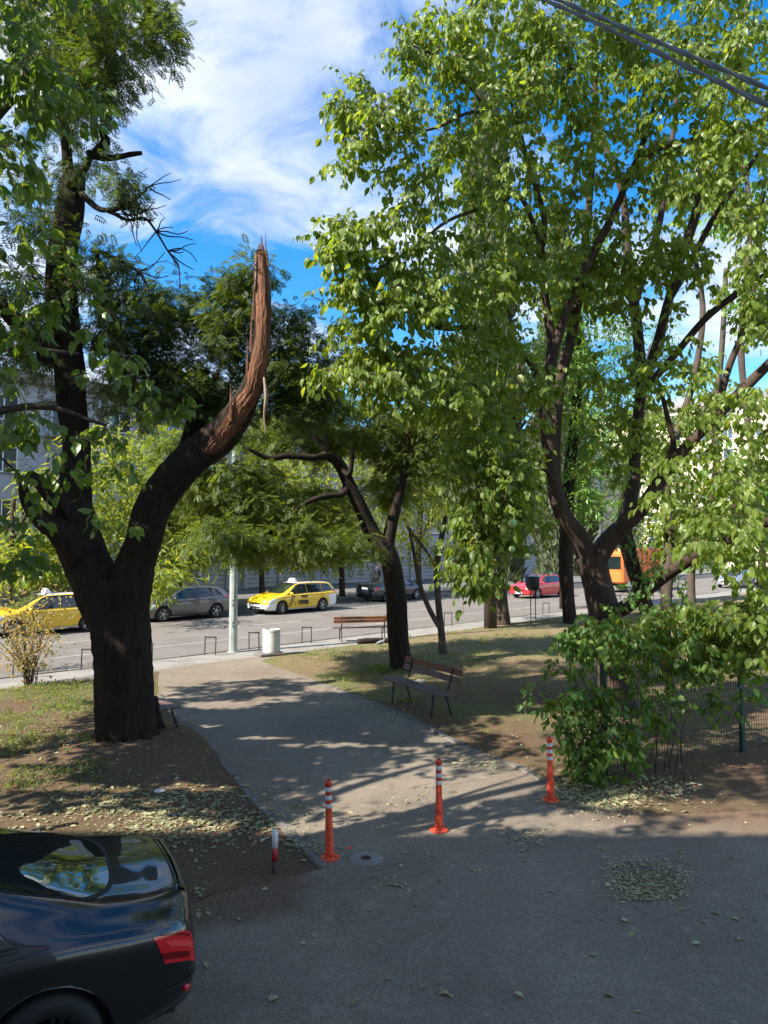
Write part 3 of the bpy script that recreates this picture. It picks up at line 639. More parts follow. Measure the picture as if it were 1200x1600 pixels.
high = np.array([(-4.6+1.5*a, 5.2+1.5*b, 9.3+1.9*c) for a, b, c in rg.uniform(-1, 1, (230, 3))])  # high crown clumps, added to shade the right side of the park
blobsB = [(20, 60, 110, 100, 5.6, .8, 42), (90, 150, 80, 60, 5.6, .7, 24), (0, 300, 70, 120, 5.6, .8, 24), (110, 400, 50, 50, 5.8, .6, 6), (20, 470, 70, 90, 5.8, .7, 14), (110, 490, 70, 50, 6.0, .5, 8), (180, 560, 70, 40, 6.3, .5, 8),
          (250, 620, 60, 40, 6.4, .4, 7), (20, 640, 60, 60, 5.6, .6, 12), (60, 720, 80, 50, 6.2, .6, 9), (30, 860, 50, 80, 6.4, .5, 11), (-200, 200, 200, 400, 5.6, 1.6, 170), (-300, 500, 200, 300, 6, 1.6, 90), (160, 700, 70, 60, 6.5, .4, 9), (180, 820, 60, 50, 6.6, .4, 5), (60, -120, 200, 110, 5.6, 1.2, 70)]
tm = MB(); att = np.vstack([blob_pts(blobsB, rg), high, high2]); tws = grow(tm, np.vstack([s[4:] for s in sB]), att, rg, 0.12, 0.8, 4)
pos, ax, nm, sz = carve(*hang_leaves(tws, rg, (2, 6), 0.27, 0.115, 0.9, tm))
tm.build('twigs', bark_grey, treeB, world=True)['kind'] = 'stuff'
crown(treeB, pos, ax, nm, sz, LEAF_T, leaf_near, 300)

# ============================== RIGHT TREE
rg = np.random.default_rng(23)
b0 = G(958, 1098)
treeC = thing('forked_tree', 'brown forked tree with large drooping oval leaves behind the wire fence', 'tree', (b0[0], b0[1], 0))
mb = MB(); d = 13.6
sC = [limb(mb, [(962, 1110, d, 30), (958, 1060, d, 24), (950, 1000, d, 22), (942, 950, d, 23), (930, 900, d, 22), (922, 868, d, 25)], 22, 6, 0.04, 31),
      limb(mb, [(924, 890, d, 20), (905, 842, d-.1, 17), (880, 806, d-.3, 15), (866, 760, d-.4, 14), (858, 700, d-.5, 12), (850, 630, d-.6, 11), (858, 590, d-.7, 11), (862, 540, d-.8, 9), (853, 470, d-.9, 6), (846, 400, d-1, 5.5), (850, 340, d-1.2, 5), (830, 270, d-1.5, 4.5), (812, 205, d-2, 3.5), (790, 130, d-2.5, 2.5)], 14, 5, 0.05, 32),
      limb(mb, [(866, 740, d-.3, 11), (868, 660, d-.2, 10), (876, 590, d-.1, 10), (894, 520, d-.1, 9), (905, 450, d, 8), (914, 380, d, 7), (922, 300, d, 6), (928, 200, d, 5.5), (932, 60, d, 4), (936, -100, d, 3)], 12, 5, 0.05, 33),
      limb(mb, [(856, 590, d-.7, 8), (880, 500, d-1, 8), (915, 420, d-1.2, 7.5), (960, 330, d-1.4, 6.5), (985, 270, d-1.5, 5), (1000, 235, d-1.6, 5), (1045, 110, d-1.9, 5), (1100, 20, d-2.2, 4), (1140, -60, d-2.4, 3)], 12, 5, 0.05, 34),
      limb(mb, [(978, 288, d-1.45, 4.5), (1020, 240, d-1.7, 3.8), (1090, 215, d-2, 3), (1150, 205, d-2.3, 2)], 8, 4, 0.04, 35),
      limb(mb, [(928, 880, d, 20), (958, 838, d-.2, 17), (1005, 790, d-.5, 14), (1040, 740, d-.7, 12), (1090, 680, d-1, 10.5), (1140, 630, d-1.2, 10), (1190, 580, d-1.4, 9), (1240, 530, d-1.6, 7)], 16, 5, 0.05, 36),
      limb(mb, [(975, 820, d+.1, 12), (988, 770, d+.3, 11), (994, 680, d+.4, 10), (1002, 600, d+.5, 10), (996, 520, d+.6, 9.5), (986, 440, d+.7, 9), (978, 370, d+.8, 7.5), (972, 300, d+.9, 6), (940, 210, d+1, 4.5), (925, 120, d+1, 3)], 14, 5, 0.04, 37),
      limb(mb, [(1003, 600, d+.4, 8.5), (1025, 545, d+.3, 9), (1042, 480, d+.2, 8.5), (1062, 410, d, 8), (1088, 330, d-.2, 8), (1094, 270, d-.3, 6), (1130, 150, d-.5, 5), (1165, 20, d-.7, 5), (1190, -80, d-.8, 4)], 14, 5, 0.05, 38),
      limb(mb, [(990, 480, d+.7, 7), (1010, 420, d+.8, 7), (1030, 350, d+.9, 6), (1040, 280, d+1, 5), (1055, 180, d+1, 4), (1060, 60, d+1, 3)], 10, 5, 0.04, 39),
      limb(mb, [(1046, 468, d+.15, 6), (1075, 420, d, 5.5), (1110, 350, d-.3, 5.5), (1150, 290, d-.6, 5), (1200, 220, d-.9, 4), (1240, 170, d-1, 3)], 10, 4, 0.05, 40),
      limb(mb, [(1010, 605, d+.2, 6), (1050, 560, d, 6.5), (1100, 500, d-.2, 6.5), (1150, 460, d-.5, 6.5), (1210, 420, d-.8, 5)], 10, 4, 0.05, 41),
      limb(mb, [(1120, 640, d-1.1, 6), (1140, 570, d-1.1, 6), (1160, 520, d-1.1, 5.5), (1180, 440, d-1.1, 5), (1192, 300, d-1.1, 4)], 10, 4, 0.05, 42),
      limb(mb, [(850, 620, d-.6, 6), (828, 565, d-1, 6), (790, 530, d-1.5, 5.5), (740, 512, d-2, 5), (688, 512, d-2.6, 4.5), (640, 480, d-3, 3), (590, 470, d-3.4, 2)], 10, 5, 0.05, 43),
      limb(mb, [(850, 400, d-1, 4.2), (815, 310, d-1.8, 4), (770, 320, d-2.4, 3.6), (700, 345, d-3, 3.2), (650, 385, d-3.4, 2.4), (590, 420, d-3.6, 1.6)], 8, 5, 0.04, 44),
      limb(mb, [(820, 240, d-1.7, 4), (790, 195, d-2.2, 3.6), (740, 175, d-2.8, 3), (680, 200, d-3.2, 2.4), (620, 205, d-3.5, 1.6), (575, 160, d-3.6, 1)], 8, 5, 0.04, 45),
      limb(mb, [(765, 190, d-2.4, 3), (745, 150, d-2.8, 2.6), (700, 100, d-3.1, 2.2), (660, 78, d-3.3, 1.6), (620, 60, d-3.4, 1)], 6, 4, 0.04, 46),
      limb(mb, [(870, 760, d-.4, 5), (840, 720, d-1.2, 4.5), (800, 715, d-2, 4), (760, 740, d-2.8, 3), (735, 800, d-3.2, 2), (725, 870, d-3.3, 1.2)], 8, 4, 0.05, 47),
      limb(mb, [(950, 960, d-.1, 16), (985, 945, d-.6, 12), (1040, 900, d-1.4, 10), (1100, 862, d-2.4, 9), (1160, 835, d-3.2, 9), (1230, 800, d-4, 8)], 12, 4, 0.06, 48),
      limb(mb, [(1045, 895, d-1.5, 5), (1085, 850, d-1.8, 4.5), (1110, 815, d-2, 4), (1150, 790, d-2.2, 3)], 8, 4, 0.05, 49),
      limb(mb, [(1050, 725, d-.8, 5), (1052, 690, d-.8, 4.5), (1040, 640, d-.9, 4), (1030, 600, d-.9, 3)], 8, 4, 0.08, 50)]
mb.build('trunk', bark_brown, treeC, smooth=True, world=True)
blobsC = [(600, 160, 90, 65, 10.1, .6, 42), (560, 230, 50, 45, 10.0, .4, 14), (640, 290, 60, 60, 10.3, .5, 22), (700, 60, 55, 70, 10.5, .7, 26), (580, 370, 100, 50, 10, .5, 40), (520, 380, 40, 50, 9.9, .4, 14), (600, 470, 110, 60, 10, .6, 66), (560, 560, 80, 50, 10.0, .6, 34), (640, 590, 110, 60, 10.2, .8, 60),
          (640, 60, 40, 40, 10.6, .5, 12), (780, 90, 120, 120, 11, 1.4, 110), (760, 260, 100, 100, 11.2, 1.2, 65), (740, 440, 130, 90, 11.2, 1.2, 95), (760, 600, 120, 100, 11.5, 1.2, 110), (960, 640, 60, 120, 13.6, .6, 50), (910, 80, 130, 120, 12, 1.6, 110), (1050, 90, 130, 120, 11.6, 1.6, 100), (1160, 120, 80, 120, 11, 1.4, 60), (940, 240, 110, 90, 12.4, 1.2, 66), (1110, 260, 110, 70, 11.5, 1.2, 45),
          (1170, 370, 60, 90, 11.2, 1.2, 26), (1000, 390, 90, 60, 12.8, .8, 44), (860, 380, 100, 100, 12.8, 1, 90), (930, 470, 90, 60, 13.6, .8, 50), (1080, 420, 50, 60, 12.6, .6, 18), (1180, 480, 30, 60, 12, .8, 16), (1110, 640, 60, 60, 12, 1, 18), (1180, 640, 50, 80, 11, 1, 22), (1060, 560, 50, 60, 12.4, .8, 12), (770, 740, 80, 90, 10.6, .8, 80), (740, 870, 42, 62, 10.4, .5, 36), (800, 820, 50, 45, 10.6, .6, 26),
          (1100, 750, 110, 60, 11, 1.2, 40), (1130, 830, 80, 30, 9.8, .9, 16), (1180, 900, 40, 40, 9.8, .6, 8), (1090, 975, 110, 42, 10.0, .8, 58), (960, 990, 70, 40, 10.8, .7, 22), (1170, 980, 60, 60, 9.8, .8, 30), (1150, -80, 200, 90, 11, 2, 80), (850, -90, 180, 90, 11, 1.6, 60), (1320, 300, 110, 400, 11, 2, 110)]
tm = MB(); att = blob_pts(blobsC, rg); tws = grow(tm, np.vstack([s[6:] for s in sC]), att, rg, 0.12, 1.0, 4)
pos, ax, nm, sz = hang_leaves(tws, rg, (4, 6), 0.37, 0.138, 1.0, tm, 0.0022)
tm.build('twigs', bark_mid, treeC, world=True)['kind'] = 'stuff'
crown(treeC, pos, ax, nm, sz, LEAF_T, leaf_broad, 300)
fmat = simple('fruit', (0.30, 0.42, 0.14), 0.5)
for (x, y, q_) in ((801, 818, 7), (800, 858, 5), (825, 870, 5)): fr = MB().lathe([(0.0, -q_*.0092), (q_*.006, -q_*.007), (q_*.0093, 0), (q_*.006, q_*.007), (0.0, q_*.0092)], 10, P(x, y, 9.8)); fr.build('fruit', fmat, treeC, smooth=True, world=True)

# ============================== MIDDLE TREE
rg = np.random.default_rng(24)
b0 = G(628, 1048); d = b0[1]
treeD = thing('crooked_tree', 'black crooked tree leaning left over the path behind the near bench', 'tree', (b0[0], d, 0))
mb = MB()
sD = [limb(mb, [(630, 1056, d, 24), (627, 1035, d, 18), (622, 990, d, 16), (618, 930, d, 16), (610, 880, d, 16), (598, 855, d, 17)], 22, 6, 0.06, 61),
      limb(mb, [(604, 870, d, 16), (580, 830, d, 13), (562, 790, d-.2, 11), (545, 755, d-.3, 10), (530, 725, d-.4, 9), (512, 712, d-.6, 7), (490, 715, d-.8, 5), (450, 712, d-1, 5), (420, 716, d-1.2, 4), (385, 700, d-1.4, 2.5)], 14, 5, 0.07, 62),
      limb(mb, [(603, 868, d, 12), (608, 835, d+.1, 10), (618, 795, d+.2, 8), (632, 740, d+.3, 6), (640, 680, d+.4, 4), (650, 620, d+.5, 3)], 12, 4, 0.06, 63),
      limb(mb, [(545, 755, d-.3, 6), (535, 772, d-.5, 5), (510, 775, d-.7, 5), (480, 785, d-1, 4), (440, 815, d-1.4, 3), (400, 850, d-1.7, 2)], 9, 4, 0.06, 64),
      limb(mb, [(515, 712, d-.6, 4.5), (500, 690, d-.7, 3.5), (480, 672, d-.8, 3), (455, 650, d-.9, 2)], 8, 4, 0.05, 65),
      limb(mb, [(530, 728, d-.4, 4), (545, 742, d-.6, 4), (550, 720, d-.7, 4), (552, 700, d-.7, 3)], 8, 4, 0.08, 66),
      limb(mb, [(512, 712, d-.6, 4), (508, 680, d-.7, 3), (505, 640, d-.8, 2)], 7, 4, 0.05, 67)]
mb.build('trunk', bark_dark, treeD, smooth=True, world=True)
blobsD = [(440, 680, 80, 50, 19, 1.2, 60), (370, 770, 90, 60, 17.5, 1.4, 90), (480, 790, 80, 40, 19.4, 1.2, 50), (360, 840, 60, 40, 16, 1, 36), (450, 840, 60, 35, 16.6, 1, 34), (560, 660, 90, 50, 19.4, 1.3, 80), (650, 700, 60, 60, 19.4, 1.2, 60), (610, 770, 50, 30, 19.6, 1, 20), (540, 850, 40, 25, 17, .8, 12), (480, 600, 80, 40, 17.5, 1.5, 40), (690, 620, 80, 60, 18.5, 1.6, 50), (300, 720, 70, 70, 16.6, 1.2, 40)]
tm = MB(); att = blob_pts(blobsD, rg); tws = grow(tm, np.vstack([s[5:] for s in sD]), att, rg, 0.08, 1.0, 4)
tm.build('twigs', bark_dark, treeD, world=True)['kind'] = 'stuff'
pos, ax, nm, sz = hang_leaves(tws, rg, (7, 5), 0.5, 0.27, 0.3, None, flat=1.0)
crown(treeD, pos, ax, nm, sz, PIN_T, leafmat('leaf_middle', [(0.045, 0.080, 0.022), (0.07, 0.112, 0.026), (0.105, 0.15, 0.03), (0.15, 0.19, 0.04)], 0.42, 0.5))

# ============================== generic further trees
def far_tree(name, label, base, limbs, blobs, barkm, leafm, lsize, per, seed, tmpl=LFT_T, spread=0.5, group=None, down=0.4, rad=1.0):
    r = np.random.default_rng(seed); t = thing(name, label, 'tree', base, 0, group); m = MB()
    s = [limb(m, l, 10, 4, 0.05, seed+i) for i, l in enumerate(limbs)]; m.build('trunk', barkm, t, smooth=True, world=True)
    tm = MB(); att = blob_pts(blobs, r); tws = grow(tm, np.vstack([q_[2:] for q_ in s]), att, r, 0.08, rad, 3)
    pos, ax, nm, sz = carve(*hang_leaves(tws, r, per, spread, lsize, down, None, flat=0.8))
    tm.build('twigs', barkm, t, world=True)['kind'] = 'stuff'
    crown(t, pos, ax, nm, sz, tmpl, leafm); return t
# young thin tree right of the middle tree
b = G(692, 1024); d = b[1]
far_tree('young_tree', 'thin young tree with two slender stems right of the crooked black tree', (b[0], d, 0),
         [[(693, 1030, d, 7), (690, 990, d, 5.5), (684, 930, d, 5), (683, 880, d, 5), (690, 840, d, 4.5), (700, 790, d, 3)], [(690, 985, d, 4.5), (670, 950, d-.1, 4), (655, 910, d-.2, 3.5), (648, 870, d-.3, 3), (640, 830, d-.4, 2)], [(684, 890, d, 3), (665, 860, d, 2.4), (650, 840, d, 1.6)]],
         [(650, 850, 60, 40, d-.3, .8, 26), (700, 800, 50, 50, d, .8, 34), (640, 790, 45, 35, d, .7, 16), (690, 740, 60, 50, d, 1, 30)], bark_grey, leaf_street, 0.16, (4, 5), 71, LFT_T, 0.4)
# dark leaning trunks at the road verge
b = G(785, 978); d = b[1]
far_tree('verge_tree', 'dark verge tree at the road edge left of the red hatchback', (b[0], d, 0),
         [[(786, 982, d, 13), (782, 940, d, 11), (778, 880, d, 10), (772, 820, d, 9), (765, 740, d, 8), (760, 640, d, 6), (756, 540, d, 4)]],
         [(770, 700, 90, 70, d, 2, 80), (720, 600, 70, 80, d, 2, 70), (820, 620, 80, 80, d, 2, 80), (780, 800, 70, 50, d, 1.6, 50), (700, 760, 50, 60, d, 1.5, 36)], bark_mid, leaf_street, 0.24, (5, 5), 72, LFT_T, 0.7, 'trees on the road verge')
b = G(890, 976); d = b[1]
far_tree('verge_tree', 'dark verge tree just right of the red hatchback', (b[0], d, 0),
         [[(892, 985, d, 12), (888, 940, d, 10), (884, 880, d, 11), (886, 820, d, 10), (890, 740, d, 9), (900, 640, d, 7), (905, 520, d, 5)]],
         [(920, 520, 70, 90, d, 2, 110), (930, 640, 70, 80, d, 2, 110), (920, 760, 60, 60, d, 2, 70), (860, 560, 60, 90, d, 2, 60), (940, 420, 60, 70, d, 1.8, 60), (850, 440, 60, 80, d, 2, 40)], bark_dark, leaf_bright, 0.26, (5, 5), 73, LFT_T, 0.7, 'trees on the road verge')
far_tree('verge_tree', 'dark leaning verge tree in front of the orange truck', (P(1000, 950, 33)[0], 33, 0),
         [[(1015, 962, 33, 11), (1000, 920, 33, 11), (985, 870, 33, 12), (975, 820, 33, 11), (985, 740, 33, 9), (1000, 640, 33, 6)]],
         [(990, 800, 50, 60, 33, 2, 60), (1020, 700, 70, 70, 33, 2, 70), (1040, 880, 40, 40, 32, 1.5, 30), (1000, 560, 70, 70, 33, 2, 70)], bark_dark, leaf_bush, 0.28, (5, 5), 74, LFT_T, 0.8, 'trees on the road verge')
far_tree('park_tree', 'slim park tree rising behind the fence left of the right fence post', (P(1040, 1035, 16.4)[0], 16.4, 0),
         [[(1040, 1060, 16.4, 13), (1040, 1000, 16.4, 12), (1042, 920, 16.4, 12), (1042, 840, 16.4, 12), (1045, 780, 16.4, 11), (1060, 700, 16.4, 9), (1080, 600, 16.4, 7), (1090, 480, 16.4, 6), (1085, 360, 16.4, 4)], [(1044, 800, 16.4, 8), (1020, 720, 16.6, 7), (1010, 650, 16.8, 6), (1015, 540, 17, 4)]],
         [(1060, 820, 60, 50, 16.5, 1.2, 40), (1010, 680, 50, 60, 17, 1.2, 40), (1110, 600, 40, 60, 16.5, 1, 16), (1080, 300, 80, 60, 16.5, 1.5, 40), (1180, 780, 60, 60, 17, 1.4, 36)], bark_grey, leaf_broad, 0.19, (4, 5), 75, LEAF_T, 0.5, None, 0.8)
far_tree('park_tree', 'slim straight park tree with pale bark at the right edge above the fence', (P(1130, 1000, 21)[0], 21, 0),
         [[(1082, 960, 21, 9), (1080, 900, 21, 8), (1078, 850, 21, 8), (1120, 740, 21, 8), (1124, 650, 21, 7), (1128, 560, 21, 6), (1126, 420, 21, 5)], [(1186, 960, 19, 8), (1182, 800, 19, 8), (1172, 680, 19, 7), (1165, 540, 19, 7), (1160, 420, 19, 6), (1168, 300, 19, 5), (1160, 200, 19, 4)]],
         [(1150, 300, 60, 90, 20, 1.5, 40), (1170, 480, 40, 60, 20, 1.2, 12), (1130, 840, 70, 40, 20, 1.5, 40), (1190, 760, 50, 50, 19, 1.2, 26), (1120, 720, 30, 40, 21, 1, 8)], bark_grey, leaf_bright, 0.22, (4, 5), 76, LEAF_T, 0.6, None, 0.8)
# cypress
def cypress(px, base_y, top_y, d, half, seed, label):
    r = np.random.default_rng(seed); X = P(px, 800, d)[0]; H = P(px, top_y, d)[2]; t = thing('cypress', label, 'tree', (X, d, 0))
    m = MB(); m.tube([(0, 0, 0), (0, 0, H*.6), (0, 0, H*.98)], [0.25, 0.12, 0.02], 8, 4); m.build('trunk', bark_mid, t, smooth=True)
    n = 15000; z = r.uniform(0.06, 1, n)**0.9; Rm = half*d/F*np.clip(1.25*(1-z)**0.55, 0, 1)*(0.8+0.25*np.sin(z*31+1)*r.uniform(.4, 1, n)); a = r.uniform(0, 2*PI, n); rr = Rm*np.sqrt(r.uniform(0.35, 1, n))
    pos = np.stack([rr*np.cos(a), rr*np.sin(a), z*H], 1)+np.array([X, d, 0]); ax = np.stack([np.cos(a)*.45, np.sin(a)*.45, np.ones(n)], 1)+r.normal(0, .3, (n, 3)); nm = np.stack([np.cos(a), np.sin(a), np.zeros(n)+.2], 1)+r.normal(0, .4, (n, 3))
    crown(t, pos, ax, nm, r.uniform(.25, .55, n), LFT_T, leaf_cypress)
cypress(765, 950, 120, 27, 72, 81, 'tall grey green cypress rising behind the broad leaved tree left of centre')
cypress(880, 950, 330, 36, 60, 82, 'shorter dark cypress behind the forked brown tree')

# street trees on the far pavement
def street(px, top, c, label, seed, spread_px, blobs):
    # base on far pavement y = x + 47.5
    r = ray(px, 900); d = 47.5/(1-r[0]/r[1]); X = d*r[0]/r[1]; pb = project((X, d, 0)); 
    return far_tree('street_tree', label, (X, d, 0.02), [[(pb[0], pb[1], d, 5), (pb[0]-1, 880, d, 4.2), (pb[0], 840, d, 4), (pb[0]+3, 780, d, 3.4), (pb[0]+2, top+40, d, 2)], [(pb[0], 850, d, 3), (pb[0]-25, 810, d, 2.4), (pb[0]-45, 760, d, 1.5)], [(pb[0], 845, d, 3), (pb[0]+25, 800, d, 2.4), (pb[0]+45, 760, d, 1.5)]],
                    [(b_[0], b_[1], b_[2], b_[3], d+b_[4], 3, b_[5]) for b_ in blobs], bark_mid, leaf_street, 0.42, (5, 5), seed, LFT_T, 1.2, 'street trees on the far pavement')
street(410, 700, 0, 'leafy street tree on the far pavement behind the wagon taxi bonnet', 91, 60, [(400, 830, 90, 45, 0, 110), (440, 760, 90, 60, 0, 90), (360, 790, 60, 60, 0, 50)])
street(535, 700, 0, 'leafy street tree on the far pavement behind the wagon taxi boot', 92, 60, [(530, 830, 85, 45, 0, 110), (540, 750, 80, 70, 0, 90), (470, 870, 60, 20, 0, 30)])
street(285, 760, 0, 'bright leafy street tree above the grey hatchback', 93, 50, [(270, 860, 60, 45, -2, 80), (300, 820, 60, 50, 0, 70), (245, 900, 40, 22, -8, 20), (240, 780, 70, 60, 0, 70), (230, 700, 60, 60, 0, 50)])
street(655, 700, 0, 'leafy street tree on the far pavement behind the navy saloon', 94, 60, [(660, 800, 80, 60, 0, 90), (640, 720, 80, 60, 0, 60)])
street(120, 760, 0, 'yellowing street tree on the far pavement at the left', 95, 60, [(90, 870, 90, 60, 0, 90), (150, 840, 60, 60, 0, 60), (110, 770, 90, 60, 0, 60), (150, 700, 60, 50, 0, 26)])
street(20, 760, 0, 'yellowing street tree on the far pavement at the left edge', 96, 60, [(20, 880, 70, 60, 0, 60)])

t_ = (-9.2, 8.6, 0)  # unseen tree, added to shade the path, verge soil and broken trunk
far_tree('shade_tree', 'unseen broad leafy tree added left of the picture to shade the path', t_,
         [[(-455, 1330, 8.8, 30), (-455, 1000, 8.8, 26), (-450, 700, 8.8, 22), (-430, 300, 8.8, 15)]],
         [(-440, 330, 330, 330, 9, 2.6, 520), (-250, 520, 170, 170, 9.2, 1.6, 130), (-985, 256, 300, 250, 6.3, 1.5, 190)], bark_mid, leaf_broad, 0.20, (4, 6), 77, LEAF_T, 0.5)
# ============================== shrubs
def stemmed(name, label, cat, base, nst, h, rad, leafm, barkm, lsize, per, seed, lean=0.6, single=0, tm_=LEAF_T):
    r = np.random.default_rng(seed); t = thing(name, label, cat, base); m = MB(); tips = []
    for k in range(nst):
        a = r.uniform(0, 2*PI); l = r.uniform(0.3, 1)*lean*h; hh = h*r.uniform(0.55, 1.0); b_ = np.array([r.uniform(-.12, .12), r.uniform(-.12, .12), -.02])
        p = [b_, b_+np.array([math.cos(a)*l*.3, math.sin(a)*l*.3, hh*.45]), b_+np.array([math.cos(a)*l, math.sin(a)*l, hh])]
        q_ = catmull(np.array(p), 4); m.tube(p, [rad, rad*.7, rad*.3], 4, 4, cap=False); tips.append(q_+np.array(base))
    m.build('stems', barkm, t, smooth=True); pos, ax, nm, sz = hang_leaves(tips, r, per, 0.32*h, lsize, 0.3, None, flat=0.8)
    crown(t, pos, ax, nm, sz, tm_, leafm, single, 'foliage'); return t
g = G(47, 1072); stemmed('shrub', 'sparse straggly shrub with pale and brown leaves by the road at the left', 'shrub', (g[0], g[1], 0), 34, 1.75, 0.012, leaf_shrub, bark_mid, 0.075, (7, 4), 101, 0.5)
g = G(20, 1050); stemmed('shrub', 'yellow brown leafy shrub in front of the left taxi bonnet', 'shrub', (g[0]+.1, g[1]+.5, 0), 26, 2.3, 0.012, leaf_shrub, bark_mid, 0.085, (7, 4), 102, 0.5)

# ============================== fence with overgrown bush
fp = [G(945, 1216)[:2], G(1160, 1177)[:2]]; fd = np.array(fp[1])-np.array(fp[0]); fL = np.linalg.norm(fd); fd /= fL
fence = thing('wire_fence', 'dark green wire mesh fence with square posts under the forked tree', 'fence', (fp[0][0], fp[0][1], 0), math.atan2(fd[1], fd[0]))
pm = MB().box((0, 0, 0.80), (0.07, 0.07, 1.62), bev=0.008).box((0, 0, 1.625), (0.078, 0.078, 0.03), bev=0.006).mesh('post', green_paint)
for k in range(5): link('post', pm, fence).location = (k*fL, 0, 0)
wm_ = MB(); x1 = fL*4
for k in range(int(x1/0.055)): wm_.box((k*0.055, 0.045, 0.72), (0.0045, 0.0045, 1.40))
for z in (0.04, 0.16, 0.30, 0.44, 0.58, 0.72, 0.86, 1.0, 1.14, 1.28, 1.42): wm_.box((x1/2, 0.045+0.004, z), (x1, 0.0045, 0.0045))
wm_.build('wire_mesh', simple('wire_green', (0.045, 0.045, 0.035), 0.6), fence)['kind'] = 'stuff'
g = G(0, 1290); lp = MB().box((0, 0, .40), (.07, .07, .82), bev=.008).build('post', green_paint, None, loc=(-4.17, 7.6, 0)); lp.name = 'fence_post'; tag(lp, 'short dark green metal post at the left edge behind the black car', 'post')
rg = np.random.default_rng(25)
bush = thing('fence_bush', 'bushy green undergrowth climbing over the left fence post beside the third bollard', 'bush', (3.2, 9.75, 0))
mb = MB(); sk_ = []
for k in range(26):
    x = rg.uniform(2.6, 4.1); y = rg.uniform(9.4, 10.3); h = rg.uniform(0.9, 2.0)
    V, Fc, C, RR = tube([(x, y, -.02), (x+rg.uniform(-.15, .15), y-.05, h*.5), (x+rg.uniform(-.4, .3), y-.2, h)], [.008, .006, .003], 4, 4, 0); mb.add(V, Fc); sk_.append(np.hstack([C, RR[:, None]]))
mb.build('stems', bark_mid, bush, world=True)
tm = MB(); att = blob_pts([(905, 1080, 60, 64, 9.3, .3, 50), (945, 1000, 60, 50, 9.4, .4, 40), (1010, 930, 60, 40, 9.8, .4, 16), (885, 1150, 22, 55, 9.35, .2, 20), (910, 1190, 30, 34, 9.35, .2, 20), (950, 1170, 60, 50, 9.2, .25, 34), (980, 1120, 70, 60, 9.5, .3, 44), (1040, 1090, 60, 60, 9.8, .3, 16), (1030, 1040, 80, 30, 9.8, .4, 24), (1130, 1030, 70, 40, 9.6, .3, 30), (1060, 1000, 80, 40, 9.6, .3, 30), (1110, 1090, 80, 40, 10.2, .2, 16), (1190, 1050, 30, 50, 10.3, .2, 12), (900, 1000, 50, 30, 9.5, .3, 20), (845, 1100, 16, 26, 9.5, .15, 5)], rg)
tws = grow(tm, np.vstack(sk_), att, rg, .1, .6, 4); pos, ax, nm, sz = hang_leaves(tws, rg, (2, 5), .2, .105, .7, tm)
tm.build('twigs', bark_mid, bush, world=True)['kind'] = 'stuff'; crown(bush, pos, ax, nm, sz, LEAF_T, leaf_bush, 300, 'foliage')

# weeds and grass
def scatter_weeds(name, label, regions, mat, tall, seed, lab_kind='stuff'):
    r = np.random.default_rng(seed); pos = []; sz = []
    for (px, py, rx, ry, n) in regions:
        k = 0
        while k < n:
            u = r.normal(0, .5, 2); g = G(px+u[0]*rx, py+u[1]*ry)
            if inside(PP, np.array(g[0]), np.array(g[1])) or g[1] > g[0]+23.5: k += 1; continue
            m_ = r.integers(5, 12)
            for _ in range(m_):
                x = g[0]+r.normal(0, .07); y = g[1]+r.normal(0, .07); pos.append((x, y, 0)); sz.append(tall*r.uniform(.5, 1.2))
            k += 1
    pos = np.array(pos); pos[:, 2] = soil_z(pos[:, 0], pos[:, 1])+r.uniform(0, .6, len(pos))*tall; n = len(pos)
    ax = r.normal(0, 1, (n, 3)); ax[:, 2] = r.uniform(0, 1.1, n); nm = r.normal(0, .4, (n, 3))+np.array([0, 0, 1.])
    o = link(name, leaves_mesh(name, pos, ax, nm, np.array(sz), LFT_T, mat)); return tag(o, label, 'weeds', None, 'stuff')
scatter_weeds('weeds', 'patchy green weeds and clover round the trees and along the verge', [(70, 1085, 110, 16, 150), (90, 1075, 90, 10, 110), (110, 1110, 60, 14, 110), (30, 1130, 60, 16, 60), (60, 1160, 70, 14, 50), (20, 1180, 30, 16, 30), (90, 1215, 70, 16, 50), (40, 1235, 50, 20, 40), (140, 1170, 20, 8, 22), (600, 1050, 26, 8, 130), (560, 1060, 50, 14, 60), (640, 1100, 16, 4, 8), (520, 1025, 80, 12, 130), (760, 1000, 120, 14, 200), (700, 1035, 100, 20, 120), (880, 1020, 100, 20, 120), (250, 1080, 10, 10, 12)], leaf_weed, 0.075, 111)
rr = np.random.default_rng(5)
def grassblades(n, seed):
    r = np.random.default_rng(seed); x = r.uniform(-12, 16, n); y = r.uniform(10.5, 34, n); m = (~inside(PP, x, y)) & (y < x+23.5) & (vnoise(x*1.6, y*1.6, 8) > -0.15); x, y = x[m], y[m]; n = len(x)
    pos = np.stack([x, y, soil_z(x, y)], 1); ax = np.stack([r.normal(0, .7, n), r.normal(0, .7, n), r.uniform(.15, 1, n)], 1); nm = r.normal(0, 1, (n, 3)); return pos, ax, nm, r.uniform(.04, .10, n)
T_ = (np.array([(0, 0, 0), (0.5, .07, .04), (1, 0, -.1), (.5, -.07, .04)], float), LFT_T[1])
a_ = grassblades(60000, 6)
tag(link('grass', leaves_mesh('grass', *a_, T_, leafmat('grass_dry', [(.14, .13, .05), (.22, .19, .08), (.30, .25, .12), (.11, .15, .04)], .3, .7))), 'thin dry grass over the park soil', 'grass', None, 'stuff')

